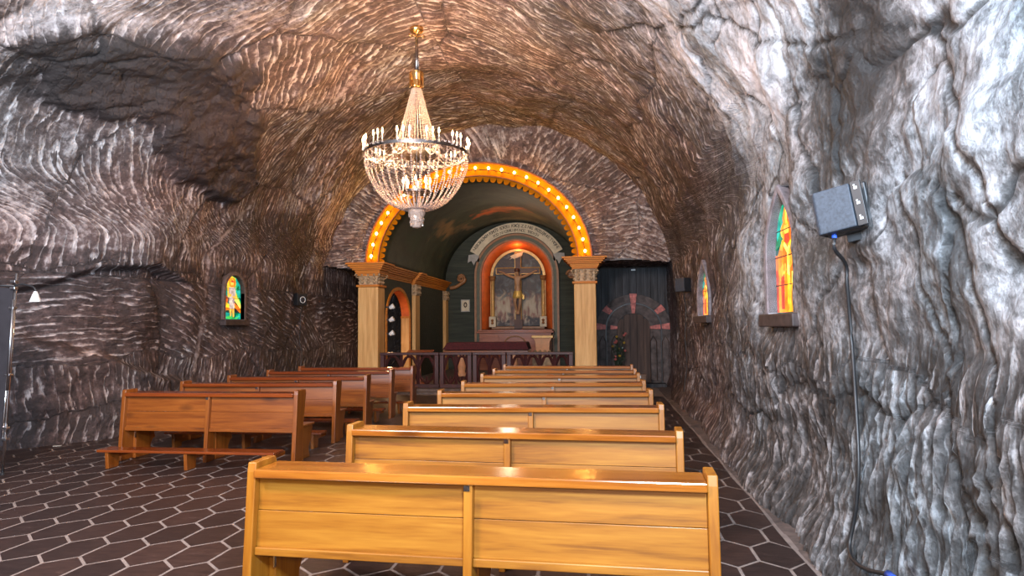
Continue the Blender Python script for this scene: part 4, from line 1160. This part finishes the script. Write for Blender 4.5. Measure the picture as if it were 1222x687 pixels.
# ------------------------------------------------------------------ door in the right recess
YD = 19.5
rec_ = nb(); bx(-.6, 2.1, YD + .08, YD + .2, 0, 3.5, rec_)
struct('wall_door_recess', rec_, M['dark_inside'])
dr_ = thing('door_1', None, None, (.55, YD, 0)); dr_['kind'] = 'structure'
dx = .30
b = nb()
for k in range(12):
    x0 = -1.0 + k * .20
    bx(x0 + .004, x0 + .196, .02 + .008 * (k % 3), .06, .0, 3.36, b)
obj('plank_wall', b, M['dark_plank'], dr_, bevel=.004)
def aP(r, rise, zs, zb): return archpts(dx, zs, r, zb, 24, rise=rise)
b = nb(); band(b, aP(1.06, .98, 1.62, 0), aP(.80, .74, 1.62, 0), 'Y', -.06, .03); obj('outer_stone_arch', b, M['door_stone'], dr_, bevel=.01)
b = nb(); band(b, aP(.76, .70, 1.62, 0), aP(.47, .44, 1.62, 0), 'Y', -.02, .04); obj('inner_stone_arch', b, M['door_stone'], dr_, bevel=.01)
b = nb(); band(b, aP(.80, .74, 1.62, 0), aP(.76, .70, 1.62, 0), 'Y', -.03, .03); obj('arch_groove', b, M['black'], dr_)
b = nb()
for k in range(5): bx(dx - .46 + k * .186, dx - .46 + k * .186 + .18, .0, .03, .02, 1.64 + .42 * math.sqrt(max(.02, 1 - ((k - 2) * .186 / .47) ** 2)), b)
obj('door_leaf', b, M['door_plank'], dr_, bevel=.003)
b = nb(); lathe(b, [(.012, 0), (.03, .02), (.03, .04), (.01, .05)], (dx - .33, -.03, 1.05), 10); obj('door_handle', b, M['steel'], dr_)
for a, r0, r1 in ((90, .78, 1.08), (90, .47, .77), (38, .80, 1.07), (142, .80, 1.05), (4, .79, 1.10), (4, .46, .76), (176, .79, 1.08), (176, .46, .66)):
    a = math.radians(a); da = .10
    pts = []
    for rr_, sg in ((r0, -1), (r1, -1), (r1, 1), (r0, 1)):
        aa = a + sg * da * (1.0 if rr_ == r1 else .9)
        pts.append((dx + rr_ * math.cos(aa), 1.62 + rr_ * .93 * math.sin(aa) + (0 if abs(math.sin(a)) > .2 else 0)))
    b = nb(); prism(b, pts, 'Y', -.085, -.02); obj('pink_stone', b, M['pinkstone'], dr_, bevel=.01, label='rough pink stone set in the arch')
for s in (-1, 1):
    b = nb()
    for q in (0, 1):
        xx = dx + s * (.54 + q * .34)
        pts = [(xx - .09, .15), (xx - .09, 1.25), (xx, 1.42), (xx + .09, 1.25), (xx + .09, .15)]
        tube(b, [(p[0], -.06, p[1]) for p in pts], .014, 4, closed=True)
    obj('carved_panel_outline', b, M['door_plank'], dr_)
b = nb(); bx(-1.0, 1.15, -.5, .05, 0, .09, b); struct('trim_1', bx(-.45, 1.7, YD - .5, YD, 0, .09), M['dark_plank']); b.free()
# small light fitting above the door
t = thing('wall_lamp', 'tiny white lamp at the top of the dark planks above the arched door', 'lamp', (.87, YD - .02, 3.30))
obj('housing', bx(-.06, .06, -.06, .02, -.02, .02), M['white'], t); obj('mount', bx(-.02, .02, -.01, .02, -.05, .05), M['black'], t)
# flowers
fw = thing('flower_bouquet', 'tall dried arrangement with pink and yellow blossoms at the left of the arched door', 'flowers', (.40, YD - .35, .09))
b = nb(); lathe(b, [(.08, 0), (.13, .1), (.12, .28), (.07, .38), (.09, .42)], seg=14); obj('vase', b, M['door_stone'], fw, smooth=True)
b = nb(); rnd = random.Random(3)
tips = []
for k in range(26):
    a = rnd.random() * 2 * PI; r = .05 + .17 * rnd.random(); z_ = .65 + .85 * rnd.random(); tips.append((r * math.cos(a), r * math.sin(a) * .6, z_))
    tube(b, smoothpath([(0, 0, .3), (r * .3 * math.cos(a), 0, z_ * .6), tips[-1]], 3), .006, 4)
    for q in range(5):
        zz = .42 + (z_ - .42) * rnd.random(); c = Vector((r * .7 * math.cos(a), r * .5 * math.sin(a), zz))
        d = Vector((rnd.uniform(-1, 1), rnd.uniform(-1, .5), rnd.uniform(-.2, 1))).normalized() * .07; e = d.cross(Vector((.3, .8, .5))).normalized() * .02
        b.faces.new([b.verts.new(c), b.verts.new(c + d * .5 + e), b.verts.new(c + d), b.verts.new(c + d * .5 - e)])
obj('foliage', b, M['leaf'], fw)
for k, tp in enumerate(tips[:14]):
    b = nb()
    for q in range(6):
        a = q * PI / 3
        lathe(b, [(.004, -.012), (.022, 0), (.004, .012)], (tp[0] + .024 * math.cos(a), tp[1] - .02, tp[2] + .024 * math.sin(a)), 6)
    lathe(b, [(.004, -.014), (.018, 0), (.004, .014)], (tp[0], tp[1] - .03, tp[2]), 6)
    obj('blossom', b, M['blossom_p'] if k % 3 else M['blossom_y'], fw)
bxo = thing('wooden_box', 'small brown box on the step in front of the arched door', 'box', (.95, YD - 1.0, 0))
obj('body', bx(-.16, .16, -.12, .12, 0, .36), M['crate'], bxo, bevel=.01); obj('lid', bx(-.17, .17, -.13, .13, .36, .40), M['crate'], bxo, bevel=.01); obj('clasp', bx(-.02, .02, -.14, -.12, .30, .37), M['steel'], bxo)

# ------------------------------------------------------------------ stained glass windows
def window(num, side, x, y, zb, zt, hw, pointed, figure, framemat, depth=.06, turn=0.):
    """side=+1 on the right wall (faces -x), -1 on the left wall (faces +x). Built facing -Y then turned."""
    rz = (PI / 2 if side < 0 else -PI / 2) + turn
    t = thing('window_%d' % num, None, None, (x, y, zb), rz); t['kind'] = 'structure'
    Ht = zt - zb; rise = hw * (1.5 if pointed else 1.0); zs = Ht - rise
    def ar_(w, r, z0): return archpts(0, zs, w, z0, 24, rise=r, pointed=.5 if pointed else 0)
    fw_ = .075
    b = nb(); band(b, ar_(hw + fw_, rise + fw_, 0), ar_(hw, rise, 0), 'Y', -.03, .10); obj('window_frame', b, framemat, t, bevel=.01)
    b = nb(); band(b, ar_(hw + .02, rise + .02, 0), ar_(hw, rise, 0), 'Y', -.02, depth + .02); obj('window_reveal', b, M['reveal'] if side > 0 else framemat, t)
    b = nb(); bx(-hw - fw_ - .03, hw + fw_ + .03, -.09, depth + .05, -.12, .0, b); obj('window_sill', b, M['sill'], t, bevel=.012)
    b = nb(); prism(b, ar_(hw - .002, rise - .002, 0), 'Y', depth + .005, depth + .02)
    pane = obj('window_pane', b, G['deep'], t)
    # coloured pieces laid side by side in the leading
    def piece(pts, mat, lev):
        b = nb(); d = depth - .001 * lev
        pts = [(p[0] * hw * .92, p[1] * Ht) for p in pts]
        # keep within the arch outline
        q = []
        for px_, pz_ in pts:
            pz_ = min(max(pz_, .015), Ht * .985)
            if pz_ > zs:
                s_ = min(1, (pz_ - zs) / rise); lim = hw * .95 * math.sqrt(max(0, 1 - s_ * s_)) * (1 - .25 * s_ if pointed else 1)
                px_ = max(-lim, min(lim, px_))
            q.append((px_, pz_))
        prism(b, q, 'Y', d - .006, d + .006)
        return obj('glass_piece', b, mat, pane)
    def circ(cx_, cz_, rx_, rz_, n_=14): return [(cx_ + rx_ * math.cos(2 * PI * i / n_), cz_ + rz_ * math.sin(2 * PI * i / n_)) for i in range(n_)]
    for pts, mt, lev in figure(circ): piece(pts, G[mt], lev)
    b = nb()
    for zz in (.24, .48, .70): tube(b, [(-hw * (.93 if zz < .6 else .8), depth - .008, Ht * zz), (hw * (.93 if zz < .6 else .8), depth - .008, Ht * zz)], .005, 4)
    obj('leading', b, G['lead'], pane)
    return t
def fig_shepherd(circ):
    return [
     ([(-1, .45), (-1, .80), (-.55, .78), (-.5, .5)], 'teal', 0), ([(-.5, .55), (-.6, .88), (0, 1), (0, .6)], 'yellow', 0),
     ([(.0, .6), (0, 1), (.4, .95), (.5, .6)], 'green', 0), ([(.45, .55), (.4, .94), (1, .8), (1, .5)], 'teal', 0),
     ([(-1, .80), (-.75, .92), (-.5, .97), (-.6, .78), (-.7, .62)], 'yellow', 1),
     ([(-1, .42), (-.9, .60), (-.45, .48), (-.5, .38)], 'red', 1),
     ([(-1, .30), (-1, .44), (-.3, .34), (-.3, .27)], 'yellow', 1), ([(-1, .20), (-1, .28), (-.3, .28), (-.3, .22)], 'orange', 1),
     ([(.3, .52), (.5, .62), (1, .40), (1, .30)], 'green', 1), ([(.3, .45), (.4, .58), (1, .34), (1, .26)], 'yellow', 2), ([(.25, .30), (.3, .38), (1, .24), (1, .16)], 'orange', 1),
     ([(-1, .0), (-1, .17), (-.2, .15), (1, .15), (1, .0)], 'teal', 1), ([(-.8, .05), (-.2, .10), (.3, .04), (.9, .09), (.6, .02), (-.5, .0)], 'green', 2),
     (circ(-.02, .84, .42, .115), 'orange', 3), (circ(-.02, .82, .17, .055), 'flesh', 4),
     ([(-.17, .86), (0, .895), (.15, .86), (.10, .845), (-.12, .845)], 'red', 5), ([(-.08, .775), (.06, .775), (.0, .755)], 'red', 5),
     ([(-.36, .73), (.34, .73), (.42, .60), (.24, .42), (.26, .25), (-.28, .25), (-.30, .45), (-.42, .58)], 'robe', 4),
     ([(-.42, .60), (-.54, .56), (-.44, .50), (-.1, .53), (-.1, .57)], 'flesh', 5), ([(.40, .62), (.56, .52), (.36, .46), (.04, .50), (.05, .54), (.3, .53)], 'flesh', 5),
     ([(-.24, .25), (-.04, .25), (-.08, .10), (-.20, .07)], 'flesh', 4), ([(.04, .25), (.24, .25), (.24, .07), (.12, .06)], 'flesh', 4)]
def fig_bishop(circ):
    return [
     ([(-1, .55), (-1, .80), (-.55, .95), (-.3, .6)], 'teal', 0), ([(-1, 0), (-1, .5), (-.62, .5), (-.6, 0)], 'red', 0), ([(.5, .2), (.5, .93), (1, .7), (1, .2)], 'deep', 0),
     ([(-.8, .0), (-.78, .50), (-.40, .62), (.42, .62), (.80, .50), (.86, .0)], 'orange', 2),
     (circ(-.02, .69, .48, .085), 'orange', 2), (circ(-.02, .70, .20, .048), 'flesh', 3),
     ([(-.26, .735), (-.30, .80), (-.02, .94), (.26, .80), (.22, .735)], 'orange', 4), ([(-.06, .74), (-.06, .9), (.04, .9), (.04, .74)], 'yellow', 5),
     ([(-.18, .66), (-.20, .60), (0, .565), (.18, .60), (.16, .66)], 'red', 4),
     ([(-.34, .58), (-.04, .50), (-.06, .08), (.10, .08), (.10, .50), (.36, .58), (.26, .60), (.03, .54), (-.25, .60)], 'yellow', 4),
     ([(.62, .02), (.62, .78), (.72, .78), (.72, .02)], 'yellow', 5), ([(.46, .78), (.52, .88), (.78, .88), (.84, .78), (.74, .78), (.68, .83), (.60, .80)], 'yellow', 5),
     ([(.28, .02), (.30, .34), (.52, .34), (.56, .02)], 'yellow', 5), ([(-.56, .3), (-.30, .34), (-.34, .04), (-.56, .04)], 'red', 5),
     ([(-.5, .36), (-.2, .42), (-.12, .36), (-.4, .31)], 'flesh', 5), ([(.4, .44), (.66, .48), (.70, .40), (.42, .38)], 'flesh', 5)]
window(1, 1, float(xR(6.42)) + .01, 6.42, 1.80, 2.92, .37, True, fig_bishop, M['mauve'], turn=.07)
window(2, 1, float(xR(11.9)) - .02, 11.7, 1.86, 2.74, .36, True, fig_bishop, M['mauve'], turn=.09)
window(3, -1, -7.58, 13.0, 1.90, 2.82, .36, False, fig_shepherd, M['brown_frame'])

# ------------------------------------------------------------------ loudspeakers
def cablemesh(pts, r): return tube(nb(), smoothpath(pts, 8), r, 8)
sx = float(xR(4.62))
s1 = thing('loudspeaker', 'large slate blue loudspeaker tilted on the bright right wall near the camera', 'loudspeaker', (sx - .03, 4.47, 2.41), 0)
s1.scale = (.9, .9, .95)
s1.rotation_euler = (0, math.radians(-9), math.radians(-38))
b = nb(); prism(b, [(-.15, -.12), (-.17, -.02), (-.15, .0), (.13, .0), (.16, -.03), (.16, -.12)], 'Z', -.15, .15)
obj('cabinet', b, M['black'], s1, bevel=.01)
b = nb(); prism(b, [(-.158, -.13), (-.175, -.02), (-.175, -.20), (-.15, -.225), (.09, -.225), (.09, -.12)], 'Z', -.142, .142); obj('grille', b, M['speaker_blue'], s1, bevel=.008)
b = nb(); box(b, (.128, -.21, 0), (.065, .02, .29)); obj('side_plate', b, M['black'], s1, bevel=.003)
for zz in (-.10, .0, .10):
    b = nb(); box(b, (.128, -.222, zz), (.02, .004, .016)); box(b, (.122, -.222, zz + .018), (.01, .004, .008)); obj('plate_mark', b, M['white'], s1)
obj('wall_bracket', bx(-.05, .05, -.02, .12, -.20, -.13), M['black'], s1)
b = nb(); lathe(b, [(.016, -.17), (.018, -.15), (.015, -.14)], (-.10, -.12, 0), 10); obj('plug', b, M['blue'], s1)
b = nb(); x0 = sx - .13
bpy.context.view_layer.update(); pw = s1.matrix_world @ Vector((-.10, -.12, -.16)); cpts = [tuple(pw), (pw.x, pw.y, pw.z - .08)]
for (k_, z_) in [(0.3409, 2.07), (0.3417, 1.94), (0.3448, 1.62), (0.3472, 1.25), (0.348, 0.88), (0.3432, 0.62), (0.3386, 0.49), (0.3319, 0.32), (0.3356, 0.25), (0.3538, 0.27), (0.3807, 0.35)]:
    y_ = 4.5
    z0_ = z_
    for _ in range(8):
        x_ = wall_x(y_, z_, 1, .02); y_ = x_ / k_; z_ = 1.7 - (1.7 - z0_) * x_ / 1.5
    cpts.append((x_, y_, z_))
cb = cablemesh(cpts, .012); x0 = cpts[-1][0] + .05; yp = cpts[-1][1]; zp = cpts[-1][2]
setp(obj('speaker_cable', cb, M['black'], smooth=True), 'black cable hanging from the large speaker down the right wall to the floor', 'cable')
b = nb(); tube(b, [(x0 - .05, yp, zp), (x0 - .05, yp - .12, zp)], .022, 8); tube(b, [(x0 - .05, yp - .12, zp), (x0 - .05, yp - .16, zp)], .012, 8)
setp(obj('cable_plug', b, M['blue'], smooth=True), 'blue plug lying at the foot of the right wall', 'plug')
sx2 = float(xR(14.0))
s2 = thing('loudspeaker', 'small black loudspeaker high on the right wall beyond the second window', 'loudspeaker', (sx2 - .02, 14.0, 2.52), math.radians(-60))
b = nb(); prism(b, [(-.12, .0), (.12, .0), (.15, -.22), (-.15, -.22)], 'Z', -.14, .14); obj('cabinet', b, M['black'], s2, bevel=.01)
obj('grille', bx(-.14, .14, -.23, -.22, -.13, .13), M['speaker_blue'], s2); obj('wall_bracket', bx(-.04, .04, 0, .1, -.04, .04), M['black'], s2)
cb = cablemesh([(sx2 - .12, 14.05, 2.38)] + [(wall_x(14.08, z_), 14.08, z_) for z_ in (2.1, 1.8, 1.5, 1.2, .9, .6, .35)], .009)
setp(obj('speaker_cable', cb, M['black'], smooth=True), 'thin black cable below the small speaker on the right wall', 'cable')
s3 = thing('loudspeaker', 'small square black loudspeaker on the left wall right of the stained glass', 'loudspeaker', (-7.60, 15.9, 2.43), math.radians(62))
b = nb(); prism(b, [(-.13, .0), (.13, .0), (.15, -.22), (-.15, -.22)], 'Z', -.15, .15); obj('cabinet', b, M['black'], s3, bevel=.01)
b = nb(); tube(b, [(.075 * math.cos(i * PI / 12), -.235, -.01 + .075 * math.sin(i * PI / 12)) for i in range(24)], .008, 5, closed=True); obj('woofer_ring', b, M['white'], s3)
b = nb(); lathe(b, [(.07, 0), (.03, .02)], seg=20); bmesh.ops.rotate(b, verts=b.verts, matrix=Matrix.Rotation(PI / 2, 3, 'X'), cent=(0, 0, 0)); bmesh.ops.translate(b, verts=b.verts, vec=(0, -.225, -.01)); obj('woofer', b, M['panelgrey'], s3)
obj('wall_bracket', bx(-.04, .04, 0, .14, -.04, .04), M['black'], s3)
cb = cablemesh([(-7.46, 15.92, 2.28)] + [(wall_x(15.95, z_, -1), 15.95, z_) for z_ in (2.0, 1.7, 1.4, 1.1, .8, .5, .3)], .008)
setp(obj('speaker_cable', cb, M['black'], smooth=True), 'thin black cable running down the left wall under the square speaker', 'cable')

# ------------------------------------------------------------------ display panel with pole lamp at the far left
dp = thing('display_stand', 'dark display panel on a leaning chrome pole at the left edge', 'display stand', (-7.10, 7.2, 0))
def lean(z): return .07 * z / 2.4 - .0
b = nb(); tube(b, [(-.02, 0, 0), (.08, 0, 2.40)], .017, 12); obj('pole', b, M['chrome'], dp, smooth=True)
b = nb(); tube(b, [(.035, -.03, 1.0), (.075, -.03, 2.08)], .016, 10); obj('upper_sleeve', b, M['steel'], dp, smooth=True)
b = nb(); tube(b, [(-.01, -.03, .42), (.03, -.03, 1.2)], .011, 10); obj('lower_sleeve', b, M['chrome'], dp, smooth=True)
for z_ in (.42, .55, 1.18, 1.98, 2.22, 2.30):
    b = nb(); box(b, (lean(z_) - .005, -.01, z_), (.07, .06, .03)); obj('clamp', b, M['steel'], dp, bevel=.006)
b = nb(); prism(b, [(-.62, .34), (.0, .34), (.045, 2.22), (-.62, 2.26)], 'Y', -.005, .005); obj('banner_panel', b, M['panelgrey'], dp)
b = nb(); tube(b, [(-.62, 0, 2.27), (.08, 0, 2.25)], .012, 8); obj('top_bar', b, M['black'], dp, smooth=True)
b = nb(); lathe(b, [(.025, 0), (.025, .02), (.015, .03)], (-.02, 0, 0), 12); obj('foot', b, M['black'], dp)
gl = thing('gooseneck_lamp', 'small white cone lamp on a black gooseneck clipped to the chrome pole', 'lamp', (-7.02, 7.18, 2.25))
b = nb(); tube(b, smoothpath([(0, 0, 0), (.10, -.01, .015), (.20, -.02, .0), (.28, -.02, -.03), (.31, -.02, -.09)], 5), .011, 8); obj('gooseneck', b, M['black'], gl, smooth=True)
b = nb(); lathe(b, [(.062, -.20), (.058, -.19), (.032, -.11), (.022, -.09), (.018, -.075)], (.30, -.02, 0), 18); obj('lamp_shade', b, M['white'], gl, smooth=True)
b = nb(); lathe(b, [(.015, -.19), (.03, -.18), (.02, -.14)], (.30, -.02, 0), 12); obj('bulb', b, M['cream'], gl, smooth=True)
b = nb(); box(b, (0, 0, 0), (.10, .006, .06), Matrix.Rotation(.3, 3, 'Z')); bx(-.05, .03, .002, .02, -.03, -.02, b)
pp = obj('paper_scrap', bx(-.055, .055, -.03, .03, 0, .006), M['paper'], bevel=.002); b.free()
pp.location = (-8.05, 9.05, .0); pp.rotation_euler = (0, 0, .4)
setp(pp, 'small pale paper scrap lying on the floor near the left wall', 'paper')

# ------------------------------------------------------------------ lights
def area(name, loc, tgt, size, e, col, sy=None):
    l = bpy.data.lights.new(name, 'AREA'); l.energy = e; l.color = col; l.shape = 'RECTANGLE'; l.size = size; l.size_y = sy or size
    o = bpy.data.objects.new(name, l); C.objects.link(o); o.location = loc
    o.rotation_euler = (Vector(tgt) - Vector(loc)).to_track_quat('-Z', 'Y').to_euler(); return o
area('fill_light_cool', (.5, .3, 3.0), (.4, 7, 4.4), .8, 350, (.62, .80, 1.0))  # unseen fill standing in for cool flash bounced off the vault
area('fill_light_mid', (-3.4, 1.0, 5.0), (-4.2, 13, 3.0), 1.6, 480, (1, .85, .81))  # unseen overhead fill, added to raise the general light level
area('flash_light', (.1, -.25, 2.0), (-1.8, 8, 1.6), .35, 62, (1, .90, .74))
area('fill_light_left', (-6.0, 1.0, 2.6), (-7.0, 7.0, 6.4), 1.0, 230, (.66, .82, 1.0))  # unseen fill added to brighten the left vault, no fixture here
# orange lamp hidden in the altar niche and a lamp in the side archway
plight('niche_and_fill_light', (nix, YB + .12, 4.72), 4, (1, .36, .10), .05)
plight('niche_and_fill_light', (nix, YB - 2.6, 4.0), 32, (1, .76, .52), .2)  # unseen fill added in mid-chapel to brighten the scroll and painted vault
plight('archway_light', (-6.25, 19.1, 1.2), 9, (1, .55, .25), .1)
w = bpy.data.worlds.new('w'); bpy.context.scene.world = w; w.use_nodes = True
w.node_tree.nodes['Background'].inputs[0].default_value = (.08, .07, .07, 1)

# ------------------------------------------------------------------ camera
F, YAW, PIT, ROL = 800, .135, .058, -.009
cam = bpy.data.cameras.new('camera'); co_ = bpy.data.objects.new('camera', cam); C.objects.link(co_)
cam.sensor_width = 36; cam.lens = F / 1222 * 36; cam.clip_start = .05
co_.location = (0, 0, 1.7)
fwd = Vector((-math.sin(YAW) * math.cos(PIT), math.cos(YAW) * math.cos(PIT), math.sin(PIT)))
co_.matrix_world = Matrix.Translation((0, 0, 1.7)) @ (fwd.to_track_quat('-Z', 'Y').to_matrix().to_4x4()) @ Matrix.Rotation(ROL, 4, 'Z')
bpy.context.scene.camera = co_
vs_ = bpy.context.scene.view_settings
vs_.view_transform = 'Standard'; vs_.look = 'None'; vs_.gamma = 1; vs_.use_curve_mapping = False; vs_.exposure = .9
